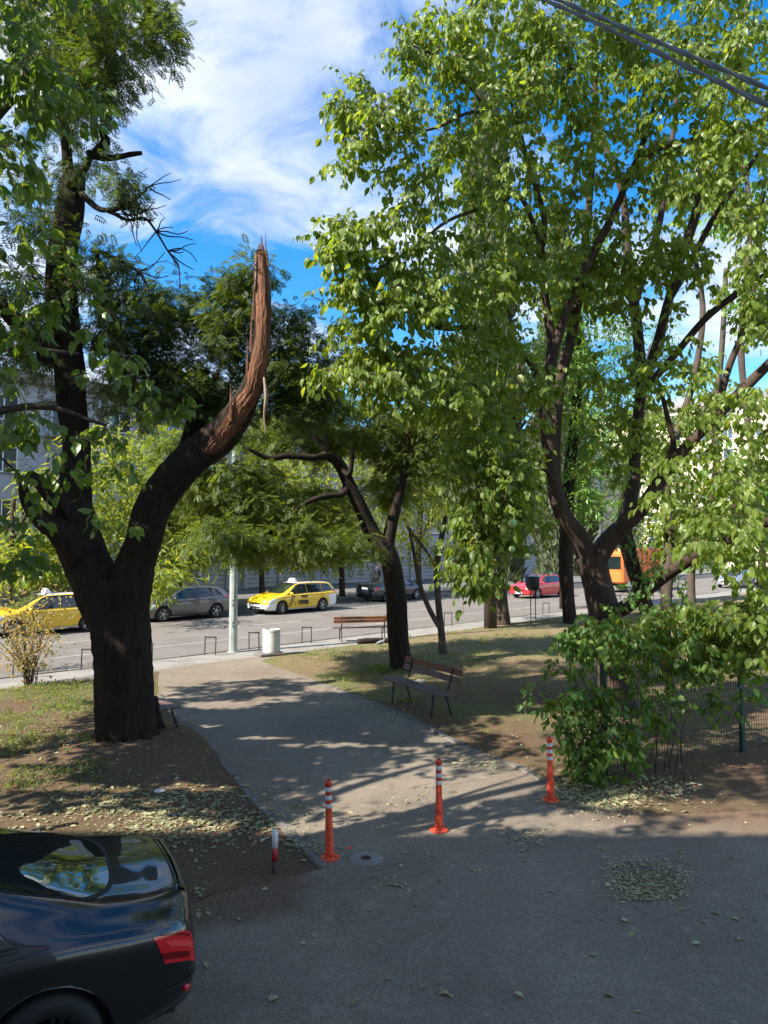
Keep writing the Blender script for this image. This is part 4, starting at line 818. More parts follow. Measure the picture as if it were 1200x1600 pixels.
# litter
def litter(name, label, n_bg, patches, mat, smin, smax, seed, xr, yr, tmpl=None):
    r = np.random.default_rng(seed); x = r.uniform(*xr, n_bg); y = yr[0]+(yr[1]-yr[0])*r.uniform(0, 1, n_bg)**1.2; X = [x]; Y = [y]
    for (px, py, rx, ry, n) in patches:
        u = r.normal(0, .45, (n, 2)); gs = np.array([G(px+a*rx, py+b*ry)[:2] for a, b in u]); X.append(gs[:, 0]); Y.append(gs[:, 1])
    x = np.concatenate(X); y = np.concatenate(Y); m = (y < x+25.5) & (vnoise(x*5, y*7, seed)+vnoise(x*17, y*20, seed+1)*.7 > r.normal(-.25, .35, len(x))); x, y = x[m], y[m]; n = len(x)
    ins = inside(PP, x, y); z = np.where(ins, .010, soil_z(x, y)+.006)+r.uniform(0, .016, n); th = r.uniform(0, 6.28, n)
    ax = np.stack([np.cos(th), np.sin(th), r.normal(0, .12, n)], 1); nm = np.stack([r.normal(0, .28, n), r.normal(0, .28, n), np.ones(n)], 1)
    o = link(name, leaves_mesh(name, np.stack([x, y, z], 1), ax, nm, smin+(smax-smin)*r.uniform(0, 1, n)**2.2, tmpl or LEAF_T, mat)); return tag(o, label, 'fallen leaves', None, 'stuff')
pl = [(470, 1240, 30, 60, 70), (380, 1210, 20, 60, 70), (330, 1165, 20, 40, 50), (620, 1120, 60, 16, 80), (540, 1088, 50, 12, 60), (120, 1200, 150, 50, 220), (230, 1278, 230, 55, 2100), (100, 1290, 130, 32, 600), (320, 1275, 120, 50, 700), (930, 1248, 80, 26, 1100), (1040, 1240, 110, 26, 400), (885, 1228, 40, 22, 300), (1010, 1195, 90, 26, 300), (975, 1380, 40, 22, 60), (1060, 1382, 36, 20, 60), (1010, 1398, 60, 12, 60), (1000, 1352, 60, 8, 20), (820, 1310, 50, 14, 60), (760, 1195, 60, 14, 120), (700, 1170, 60, 12, 90), (480, 1320, 60, 30, 90), (420, 1290, 60, 24, 90), (620, 1385, 30, 12, 20), (310, 1400, 16, 40, 80), (560, 1110, 50, 10, 60), (80, 1150, 80, 40, 500), (960, 1240, 50, 18, 300)]
litter('leaf_litter', 'pale green and tan leaf litter drifted over the soil and asphalt', 1500, pl, litter_mat, 0.02, .085, 121, (-8, 9), (4.2, 22))
litter('brown_litter', 'small brown leaf crumbs and twigs strewn over soil and asphalt', 9000, [(250, 1280, 230, 50, 2500), (330, 1400, 90, 70, 1800), (960, 1250, 120, 40, 1200), (1015, 1378, 78, 32, 2600), (1015, 1400, 65, 12, 900), (930, 1250, 90, 30, 1500), (230, 1280, 220, 50, 2500), (800, 1150, 150, 60, 1200), (420, 1340, 60, 40, 500)], litter_brown, .008, .034, 122, (-9, 10), (4.4, 20), LFT_T)
litter('dry_litter', 'pale yellow dry leaf scraps heaped in the round patch and under the bush', 250, [(1015, 1378, 80, 34, 800), (1012, 1400, 66, 12, 350), (965, 1362, 30, 22, 200), (930, 1250, 90, 26, 500), (880, 1240, 40, 16, 150), (820, 1312, 46, 12, 70), (500, 1330, 50, 24, 60)], leafmat('litter_dry', [(.38, .34, .19), (.52, .47, .28), (.30, .24, .12), (.46, .45, .26), (.60, .55, .36)], .1, .8), .014, .055, 123, (-8, 9), (4.4, 14), LFT_T)
# individual fallen leaves on the asphalt
spots = [(420, 1568, .08), (702, 1556, .07), (610, 1532, .045), (743, 1363, .05), (597, 1382, .06), (617, 1388, .06), (606, 1373, .05), (640, 1391, .06), (670, 1334, .05), (858, 1396, .05), (945, 1331, .05), (1060, 1333, .05), (1126, 1432, .065), (1156, 1440, .06), (1160, 1468, .06), (1195, 1398, .06), (1062, 1425, .05), (1058, 1390, .07), (970, 1356, .06), (700, 1296, .06), (655, 1250, .05), (640, 1256, .06), (323, 1515, .07), (470, 1478, .05), (810, 1490, .04), (1080, 1293, .05), (590, 1293, .06), (604, 1291, .05), (375, 1440, .05), (450, 1262, .045), (520, 1285, .045), (828, 1330, .045)]
special = {(420, 1568): 'pale green fallen leaf at the bottom of the asphalt, right of the black car tail', (702, 1556): 'pale fallen leaf nearest the bottom edge, below the middle bollard', (323, 1515): 'fallen leaf lying right beside the rear bumper of the black car', (590, 1293): 'fallen leaf lying between the first and the middle bollard', (743, 1363): 'lone fallen leaf right of and below the middle bollard', (470, 1478): 'lone fallen leaf between the black car and the drain patch', (1195, 1398): 'fallen leaf at the right edge of the asphalt level with the manhole', (1080, 1293): 'fallen leaf on the dusty asphalt above the round manhole', (375, 1440): 'fallen leaf on the soil edge below the white and red stub post', (970, 1356): 'fallen leaf on the upper left rim of the round manhole', (810, 1490): 'small fallen leaf alone on the lower middle asphalt', (945, 1331): 'fallen leaf just above and left of the round manhole', (610, 1532): 'small fallen leaf near the bottom, between the two lowest larger leaves'}
lm = to_mesh('fallen_leaf', LEAF_T[0]*np.array([1, 1.15, 1.6]), LEAF_T[1], False, [litter_mat]); rl = random.Random(9)
for (px, py, s_) in spots:
    g = G(px, py); o = link('fallen_leaf', lm); o.location = (g[0], g[1], .012); o.rotation_euler = (rl.uniform(-.15, .15), rl.uniform(-.15, .1), rl.uniform(0, 6.28)); o.scale = (s_*1.15,)*3
    tag(o, special.get((px, py), 'pale fallen leaf, one of several scattered over the grey asphalt'), 'leaf', 'fallen leaves on the asphalt')

# ------------------------------------------------------------------ furniture
def bollard(px, py, label, rings):
    g = G(px, py); t = thing('bollard', label, 'bollard', (g[0], g[1], 0.006), random.uniform(0, 6), 'orange reflective bollards across the path')
    b_ = MB().lathe([(.10, 0), (.102, .012), (.085, .024), (.045, .034), (.0, .034)], 28); b_.build('base', orange, t, smooth=False)
    for k in range(4):
        a = k*PI/2+.4; MB().lathe([(.009, 0), (.009, .012), (0, .014)], 6, (.078*math.cos(a), .078*math.sin(a), .022)).build('bolt', iron, t)
    pr = [(.046, .03)]
    z = .05
    while z < .36: r = .046-(z-.03)*.036; pr += [(r, z), (r+(.0035 if rings else .0012), z+.007), (r+(.0035 if rings else .0012), z+.013), (r, z+.018)]; z += .024
    pr += [(.0335, .40), (.033, .72), (.0365, .722), (.0365, .745), (.034, .757), (.020, .76), (.018, .745), (0, .744)]
    MB().lathe(pr, 24).build('post', orange, t, smooth=True)
    if not rings:
        ch = MB()
        for k in range(9):
            for s in (-1, 1):
                z0 = .09+k*.03
                for fa in (0, 2.1, 4.2):
                    a1 = fa; a2 = fa+s*.65
                    ra = .047-(z0-.03)*.036+.002
                    ch.tube([(ra*math.cos(a1), ra*math.sin(a1), z0+.02), (ra*math.cos((a1+a2)/2), ra*math.sin((a1+a2)/2), z0+.008), (ra*math.cos(a2), ra*math.sin(a2), z0-.006)], [.003]*3, 4, 1)
        ch.build('chevron_tread', orange, t)
    t.rotation_euler = (random.uniform(-.02, .02), random.uniform(-.025, .025), t.rotation_euler[2])
    for z in (.685, .605, .525): MB().lathe([(.0350, z-.030), (.0356, z-.029), (.0356, z+.012), (.0350, z+.013)], 24).build('reflective_band', reflect, t, smooth=True)
    MB().lathe([(.006, .744), (.006, .775), (.009, .778), (.006, .785), (0, .786)], 8).build('cap_stud', iron, t)
    return t
bollard(515, 1342, 'orange bollard with ring ribs, leftmost of the three, beside the kerb end', True)
bollard(686, 1298, 'orange bollard with three white bands, middle of the three on the path', False)
bollard(861, 1252, 'orange bollard farthest right, standing in front of the green fence bush', False)
g = G(429, 1367); t = thing('marker_post', 'short white and red steel stub post in the soil left of the first bollard', 'post', (g[0], g[1], 0))
MB().lathe([(.027, -.05), (.0275, .13)], 16).build('rusty_foot', rust, t, smooth=True)
MB().lathe([(.028, .13), (.028, .255)], 16).build('red_band', paint_red, t, smooth=True)
MB().lathe([(.029, .255), (.029, .415), (.022, .42), (.02, .38), (0, .38)], 16).build('white_band', paint_white, t, smooth=True)
# small square drain and buried round manhole
g = G(572, 1343); t = thing('drain_patch', 'small rough concrete patch with a round hole beside the first bollard', 'drain cover', (g[0], g[1], .006))
r_ = random.Random(3); pv = []
for k in range(28): a = k*2*PI/28; q_ = .165*(1+r_.uniform(-.12, .12)); pv.append((q_*math.cos(a)*1.05, q_*math.sin(a)))
m = MB(); m.add([(x, y, .0) for x, y in pv]+[(x*.93, y*.93, .011) for x, y in pv]+[(.055*math.cos(k*2*PI/28), .055*math.sin(k*2*PI/28), .012) for k in range(28)], [(k, (k+1) % 28, 28+(k+1) % 28, 28+k) for k in range(28)]+[(28+k, 28+(k+1) % 28, 56+(k+1) % 28, 56+k) for k in range(28)])
m.build('concrete_ring', conc_plain, t); MB().lathe([(.054, .009), (.040, .006), (0, .004)], 20).build('hole_plug', iron, t)
g = G(1012, 1372); t = thing('manhole_cover', 'round manhole cover half buried in leaves in the right foreground', 'manhole', (g[0], g[1], .006))
MB().lathe([(.40, 0), (.40, .003), (.34, .004), (.34, .002)], 40).build('ring', conc('ring_conc', (.16, .125, .09), (.26, .21, .15), 20), t)
MB().lathe([(.335, .0), (.335, .002), (0, .003)], 40).build('lid', conc('lid_metal', (.10, .075, .055), (.17, .13, .10), 25), t)
m = MB().lathe([(0, 0), (.03, .0), (.026, .007), (0, .009)], 10).build('orange_scrap', orange, None, loc=(G(545, 1326)[0], G(545, 1326)[1], .008)); tag(m, 'tiny orange plastic scrap on the asphalt by the first bollard', 'scrap')

def bench(name, label, loc, rz, L, seatm, backm, backm2, group=None, backr=True, back_board=2):
    """seat along local x, front towards local -y"""
    t = thing(name, label, 'bench', loc, rz, group)
    for k, y in enumerate((-.20, -.07, .06)):
        MB().box((0, y, .44), (L, .115, .035), bev=.006).build('seat_slat', seatm, t)
    if backr:
        zs = (.66, .80) if back_board == 2 else (.66, .77)
        for k, z in enumerate(zs):
            M = Matrix.Rotation(-.22, 3, 'X'); MB().box((0, .20+(z-.6)*.22, z), (L, .03, .115 if back_board == 2 else .095), bev=.005, M=M).build('back_slat', backm if k else backm2, t)
    for s in (-1, 1):
        x = s*(L/2-.28); f = MB()
        f.tube([(x, -.24, 0), (x, -.20, .42)], [.018, .018], 6, 1); f.build('leg', iron, t)
        f = MB(); f.tube([(x, .20, 0), (x, .06, .42)], [.018, .018], 6, 1); f.build('leg', iron, t)
        f = MB().box((x, -.06, .408), (.04, .34, .025)); f.build('seat_bracket', iron, t)
        if backr:
            f = MB(); f.tube([(x, .08, .40), (x, .16, .55), (x, .235, .86)], [.017, .017, .014], 6, 2); f.build('back_bracket', iron, t)
    return t
a = Vector(G(612, 1101)); b_ = Vector(G(708, 1120)); a2 = Vector(G(678, 1126))
ang = math.atan2(a2.y-a.y, a2.x-a.x); cx_ = (a+a2)/2
nrm_ = Vector((-math.sin(ang), math.cos(ang), 0))
bench('park_bench', 'weathered wooden park bench beside the path in front of the crooked tree', (cx_.x+nrm_.x*.22, cx_.y+nrm_.y*.22, .03), ang, 1.95, wood_bench, wood_red, wood_bench, 'park benches')
bench('park_bench', 'red brown park bench seen from behind at the road edge', (G(566, 1003)[0], G(566, 1003)[1]+.1, .03), PI+.24, 2.0, wood_bench, wood_orange, wood_orange, 'park benches', back_board=1)
a = Vector(G(268, 1149)); bench('park_bench', 'backless dark bench end poking out behind the huge broken tree', (a.x-.55, a.y+.62, .02), -.86, 1.9, wood_bench, wood_bench, wood_bench, 'park benches', backr=False)

g = G(424, 1024); t = thing('litter_bin', 'round white concrete litter bin at the mouth of the path', 'litter bin', (g[0], g[1], .0))
MB().box((-.05, .0, .045), (.75, .62, .09), rz=.5, bev=.02).build('plinth', kerb_mat, t)
MB().lathe([(.235, .09), (.245, .11), (.25, .70), (.262, .705), (.262, .745), (.20, .75), (.19, .70), (.185, .2), (0, .2)], 32).build('drum', conc_white, t, smooth=False)
g = G(364, 1019); t = thing('lamp_post', 'pale green tall street lamp post with black scribbles near the litter bin', 'lamp post', (g[0], g[1], 0))
MB().lathe([(.125, 0), (.12, 2.6), (.112, 2.62), (.085, 8.6), (0, 8.62)], 10).build('shaft', galv, t)
MB().lathe([(.17, 0), (.17, .02), (.13, .03)], 12).build('collar', galv, t)
m = MB(); m.tube([(0, 0, 8.4), (.5, .5, 8.9), (1.2, 1.2, 9.0)], [.04, .035, .03], 8, 4); m.build('arm', galv, t, smooth=True)
MB().box((1.45, 1.45, 8.98), (.7, .25, .12), rz=PI/4, bev=.03).build('lantern', galv, t)
gr = MB(); r_ = random.Random(8)
for k in range(9):
    z0 = .75+k*.13; pts = []
    aa = -1.25+r_.uniform(-.15, .25)
    for s in range(5): an = aa+r_.uniform(-.32, .32); pts.append((.1225*math.cos(an)*1.0, .1225*math.sin(an), z0+r_.uniform(-.06, .06)))
    gr.tube(pts, [.008]*5, 4, 2)
gr.build('scribble', ink, t)
MB().lathe([(.122, 3.1), (.124, 3.1), (.124, 3.32), (.122, 3.32)], 10).build('blue_strap', paint('blue_strap', (.03, .12, .2)), t)

hm = MB(); hm.tube([(-.15, 0, -.05), (-.15, 0, .50)], [.018, .018], 6, 1); hm.tube([(.15, 0, -.05), (.15, 0, .50)], [.018, .018], 6, 1); hm.box((0, 0, .51), (.336, .036, .036))
hmesh = hm.mesh('hoop_barrier', hoop_paint)
hoops = [(30, 1058, 'behind the left straggly shrub'), (136, 1045, 'just left of the huge broken trunk'), (229, 1032, 'just right of the huge broken trunk'), (328, 1022, 'just left of the lamp post'), (397, 1012, 'between the lamp post and the litter bin'), (479, 1001, 'between the litter bin and the far bench'), (607, 990, 'at the right end of the far bench'), (700, 975, 'right of the thin young tree'), (853, 960, 'below the red hatchback'), (966, 948, 'below the orange truck'), (1180, 925, 'by the parked cars at the far right')]
for (px, py, wh) in hoops:
    g = G(px, py); o = link('hoop_barrier', hmesh); o.location = (g[0], g[0]+25.62 if px < 1100 else g[0]+25.62, 0.0); 
    r = ray(px, py); dd = 25.62/(1-r[0]/r[1]); o.location = (dd*r[0]/r[1], dd, 0.004); o.rotation_euler = (random.uniform(-.03, .03), random.uniform(-.03, .03), .08+random.uniform(-.1, .1))
    tag(o, 'low dark steel hoop barrier '+wh, 'barrier', 'hoop barriers along the kerb')

# small black post bin at the verge
x, y, z = P(832, 905, 30); t = thing('post_bin', 'small black round bin on thin legs in front of the red hatchback', 'litter bin', (x, y, 0))
MB().lathe([(0, 1.25), (.22, 1.32), (.30, 1.5), (.30, 1.85), (.27, 1.86), (.26, 1.6), (0, 1.5)], 16).build('bowl', dark, t, smooth=True)
for s in (-.09, .12): m = MB(); m.tube([(s, 0, 0), (s*.9, 0, 1.4)], [.02, .02], 6, 1); m.build('leg', iron, t)
# logs, rock, pigeon
lg = thing('log_pile', 'two dark rotting logs lying under the far bench', 'logs', (G(590, 1006)[0], G(590, 1006)[1], 0.0), .25)
for (y, L, r) in ((0, 1.3, .09), (.22, 1.0, .08)): m = MB(); m.tube([(-L/2, y, r), (0, y+.03, r+.01), (L/2, y-.02, r)], [r, r*1.05, r*.9], 10, 4, .1, 3); m.build('log', bark_dark, lg, smooth=True)
def rock(px, py, s, label, mat, seed, dz=0):
    r = random.Random(seed); g = G(px, py); m = MB().lathe([(0, -.4), (.75, -.3), (1, .05), (.8, .45), (.4, .62), (0, .66)], 10)
    m.V = [(v[0]*s*1.3*(1+r.uniform(-.14, .14)), v[1]*s*(1+r.uniform(-.14, .14)), v[2]*s*.8*(1+r.uniform(-.12, .12))) for v in m.V]
    o = m.build('rock', mat, None, smooth=False, loc=(g[0], g[1], .03+dz)); return tag(o, label, 'rock')
rock(655, 1068, .13, 'pale rounded stone on the soil behind the near bench', conc('rock_pale', (.33, .28, .2), (.5, .44, .34), 8), 1)
rock(700, 1166, .06, 'small dark stone on the right kerb of the path', conc_plain, 2)
rock(249, 1241, .06, 'small white stone on the soil in front of the huge tree', paint_white, 3)
rock(201, 1222, .05, 'white scrap of stone on the soil below the huge tree base', paint_white, 4)
g = G(595, 1012); t = thing('pigeon', 'grey pigeon standing on dry grass in front of the far bench', 'pigeon', (g[0], g[1], .04), .3)
m = MB(); m.tube([(-.16, 0, .085), (-.10, 0, .10), (0, 0, .12), (.07, 0, .14), (.10, 0, .18), (.12, 0, .215), (.145, 0, .22)], [.012, .035, .062, .05, .028, .024, .012], 12, 4); m.build('body', simple('feather', (.22, .23, .26), .7), t, smooth=True)
m = MB(); m.tube([(.14, 0, .218), (.17, 0, .21)], [.006, .002], 5, 1); m.build('beak', dark, t)
for s in (-1, 1):
    m = MB(); m.tube([(.0, s*.02, .075), (.01, s*.022, .0)], [.005, .004], 5, 1); m.build('leg', paint_red, t)
    m = MB(); m.tube([(-.15, s*.022, .10), (-.05, s*.05, .125), (.04, s*.05, .14)], [.008, .024, .014], 8, 3); m.build('wing', simple('wing', (.14, .15, .17), .7), t, smooth=True)

# overhead cables, upper right
t = thing('overhead_cable', 'pair of thick twisted grey cables crossing the upper right corner', 'cable', P(1020, 70, 3.2))
for k, (dy, nm_) in enumerate(((0, 'strand'), (16, 'strand'))):
    m = MB()
    p = [P(300, -245+dy, 7.0), P(600, -115+dy, 4.8), P(845, -12+dy*.6, 3.6), P(1020, 62+dy, 3.1), P(1210, 142+dy*1.7, 2.7), P(1600, 300+dy*3, 2.2)]
    C = catmull(np.array(p), 40); T, A, B = frames(C); ph = np.cumsum(np.r_[0, np.linalg.norm(np.diff(C, axis=0), axis=1)])*16
    for s in (0, PI):
        Q = C+.0045*(np.cos(ph+s)[:, None]*A+np.sin(ph+s)[:, None]*B); m.tube(Q, [.0068]*len(Q), 7, 1)
    m.build('strand', MATS.get('cable_grey') or simple('cable_grey', (.20, .20, .20), .75), t, smooth=True, world=True)

# ------------------------------------------------------------------ cars
def herm(x, xs, ys):
    xs = np.asarray(xs, float); ys = np.asarray(ys, float); h = np.diff(xs); dl = np.diff(ys)/h; m = np.zeros(len(xs)); m[0] = dl[0]; m[-1] = dl[-1]
    for i in range(1, len(xs)-1):
        m[i] = 0 if dl[i-1]*dl[i] <= 0 else 3*(h[i-1]+h[i])/((2*h[i]+h[i-1])/dl[i-1]+(h[i]+2*h[i-1])/dl[i])
    x = np.clip(x, xs[0], xs[-1]); i = np.clip(np.searchsorted(xs, x)-1, 0, len(xs)-2); t = (x-xs[i])/h[i]
    return (2*t**3-3*t**2+1)*ys[i]+(t**3-2*t**2+t)*h[i]*m[i]+(-2*t**3+3*t**2)*ys[i+1]+(t**3-t**2)*h[i]*m[i+1]
class Body:
    def __init__(s, rows): s.t = np.array(rows, float)
    def sec(s, x):
        c = [herm(x, s.t[:, 0], s.t[:, k]) for k in range(1, 6)]; return c    # w zs zb zt wr
    def S(s, x, u):
        x = np.asarray(x, float); u = np.asarray(u, float); w, zs, zb, zt, wr = s.sec(x); ze = zt-.055*np.clip((zt-zb)/.3, .35, 1); ze = np.maximum(ze, zb+.002)
        ys = [w*.90, w*.975, w, w*.985, w*.93, wr+(w*.93-wr)*.50, wr, wr*.6, 0*w]
        zs_ = [zs, zs+.10, zs+.45*(zb-zs), zb-.09, zb, zb+(ze-zb)*.55, ze, zt-.014, zt]
        ys = np.stack([-ys[8-0]*0+ys[0]]+ys+[-ys[7]]); zs_ = np.stack([zs_[0]-.1]+zs_+[zs_[7]])
        i = np.clip(u.astype(int), 0, 7); t = u-i; idx = np.arange(x.size).reshape(x.shape)
        def g(A, k): return np.take_along_axis(A.reshape(len(A), -1), (i+k).reshape(1, -1), 0).reshape(x.shape)
        def cr(A):
            p0, p1, p2, p3 = g(A, 0), g(A, 1), g(A, 2), g(A, 3); return .5*(2*p1+(-p0+p2)*t+(2*p0-5*p1+4*p2-p3)*t*t+(-p0+3*p1-3*p2+p3)*t**3)
        return np.stack([x, cr(ys), cr(zs_)], -1)
    def off(s, x, u, side, d):
        e = 1e-3; p = s.S(x, u); a = s.S(x+e, u)-p; ue = np.where(u > 7.9, -e, e); b = (s.S(x, u+ue)-p)*np.sign(ue)[..., None]; n = np.cross(b, a); n /= np.linalg.norm(n, axis=-1)[..., None]+1e-12
        n *= np.where(n[..., 1:2]*1.0+n[..., 2:3] < 0, -1, 1); q_ = p+n*d; q_[..., 1] *= side; return q_
    def shell(s, nx, nu, wheels, Ra, zc, xs=None):
        x0, x1 = s.t[0, 0], s.t[-1, 0]; tt = np.linspace(0, 1, nx); xs = x0+(x1-x0)*(.5-.5*np.cos(PI*tt))*.55+(x1-x0)*tt*.45
        us = np.linspace(0, 8, nu); X, U = np.meshgrid(xs, us, indexing='ij'); Pm = s.S(X, U)
        for xw in wheels:
            dx = Pm[..., 0]-xw; a = zc+np.sqrt(np.maximum(Ra**2-dx**2, 0)); m_ = (np.abs(dx) < Ra) & (Pm[..., 2] < a); Pm[..., 2] = np.where(m_, a, Pm[..., 2])
        L = Pm.copy(); Rr = Pm[:, ::-1].copy(); Rr[..., 1] *= -1; full = np.concatenate([L, Rr[:, 1:]], 1); n, k = full.shape[:2]
        V = full.reshape(-1, 3); F_ = [(i*k+j, i*k+j+1, (i+1)*k+j+1, (i+1)*k+j) for i in range(n-1) for j in range(k-1)]
        F_.append(tuple(range(k-1, -1, -1))); F_.append(tuple((n-1)*k+j for j in range(k))); return V, F_
    def patch(s, xf, uf, side, d=.005, n=14, m=10):
        """xf(a,b), uf(a,b): a along, b across in 0..1"""
        A, Bv = np.meshgrid(np.linspace(0, 1, n), np.linspace(0, 1, m), indexing='ij'); Q = s.off(xf(A, Bv), uf(A, Bv), side, d)
        F_ = [(i*m+j, i*m+j+1, (i+1)*m+j+1, (i+1)*m+j) for i in range(n-1) for j in range(m-1)]; return Q.reshape(-1, 3), F_
    def quad(s, c, side, d=.005, n=14, m=8, rnd=0.0):
        """c: four (x,u) corners: low-rear, low-front, high-front, high-rear"""
        (ax_, au), (bx, bu), (cx2, cu), (dx2, du) = c
        f = lambda A, B_: ((ax_*(1-A)+bx*A)*(1-B_)+(dx2*(1-A)+cx2*A)*B_); g_ = lambda A, B_: ((au*(1-A)+bu*A)*(1-B_)+(du*(1-A)+cu*A)*B_); return s.patch(f, g_, side, d, n, m)
    def across(s, xa, xb, ua, ub, d=.005, n=16, m=10):
        """screen glass: x from xa to xb, from side to side; xa/xb at centre, curved back at the sides by amounts ua/ub=(u edge, dx edge)"""
        V = []; F_ = []; ue, dxa, dxb = ua, ub[0], ub[1]
        A = np.linspace(0, 1, n); Bs = np.linspace(-1, 1, 2*m+1); rows = []
        for a in A:
            row = []
            for bq in Bs:
                k = abs(bq); x = (xa+dxa*k**3.2)*(1-a)+(xb+dxb*k**3.2)*a; u = 8-(8-ue)*k; row.append(s.off(np.array([x]), np.array([u]), 1 if bq >= 0 else -1, d)[0])
            rows.append(row)
        W_ = np.array(rows); k = W_.shape[1]; return W_.reshape(-1, 3), [(i*k+j, i*k+j+1, (i+1)*k+j+1, (i+1)*k+j) for i in range(n-1) for j in range(k-1)]
WH = {}
def wheel_meshes(R, spokes, rimmat):
    key = (R, spokes, rimmat.name)
    if key in WH: return WH[key]
    Mx = Matrix.Rotation(PI/2, 3, 'X'); t = MB().lathe([(R*.66, -.10), (R*.90, -.105), (R*.98, -.085), (R, -.04), (R, .04), (R*.98, .085), (R*.90, .105), (R*.66, .10)], 32, M=Mx, closed=True)
    r = MB().lathe([(R*.68, -.095), (R*.68, .092), (R*.63, .092), (R*.60, .03), (R*.60, -.09)], 28, M=Mx, closed=True)
    for k in range(spokes):
        a = 2*PI*k/spokes
        for s in (-1, 1):
            pts = []
            for rr, zz in ((R*.08, .055), (R*.35, .07), (R*.64, .085)): aa = a+s*.16*(1-.3*rr/R); pts.append((rr*math.cos(aa), -zz, rr*math.sin(aa)))
            r.tube(pts, [R*.06, R*.05, R*.055], 5, 2)
    r.lathe([(0, .085), (R*.14, .08), (R*.17, .05), (R*.17, .0)], 12, M=Mx)
    dsc = MB().lathe([(0, .03), (R*.6, .03)], 20, M=Mx)
    WH[key] = (t.mesh('wheel', rubber, True), r.mesh('rim', rimmat), dsc.mesh('brake_disc', dark)); return WH[key]
def put_wheels(t, xs, hw, R, spokes=5, steer=0.0, rimmat=None):
    tm_, rm, dm_ = wheel_meshes(R, spokes, rimmat or alloy)
    for i, x in enumerate(xs):
        for s in (-1, 1):
            o = link('wheel', tm_, t); o.location = (x, s*(hw-.11), R); o.rotation_euler = (0, 0, (0 if s < 0 else PI)+(steer if i == 0 else 0))
            link('rim', rm, o); link('brake_disc', dm_, o)
def pm(Q, name, mat, t, smooth=True): return link(name, to_mesh(name, Q[0], Q[1], smooth, [mat]), t)
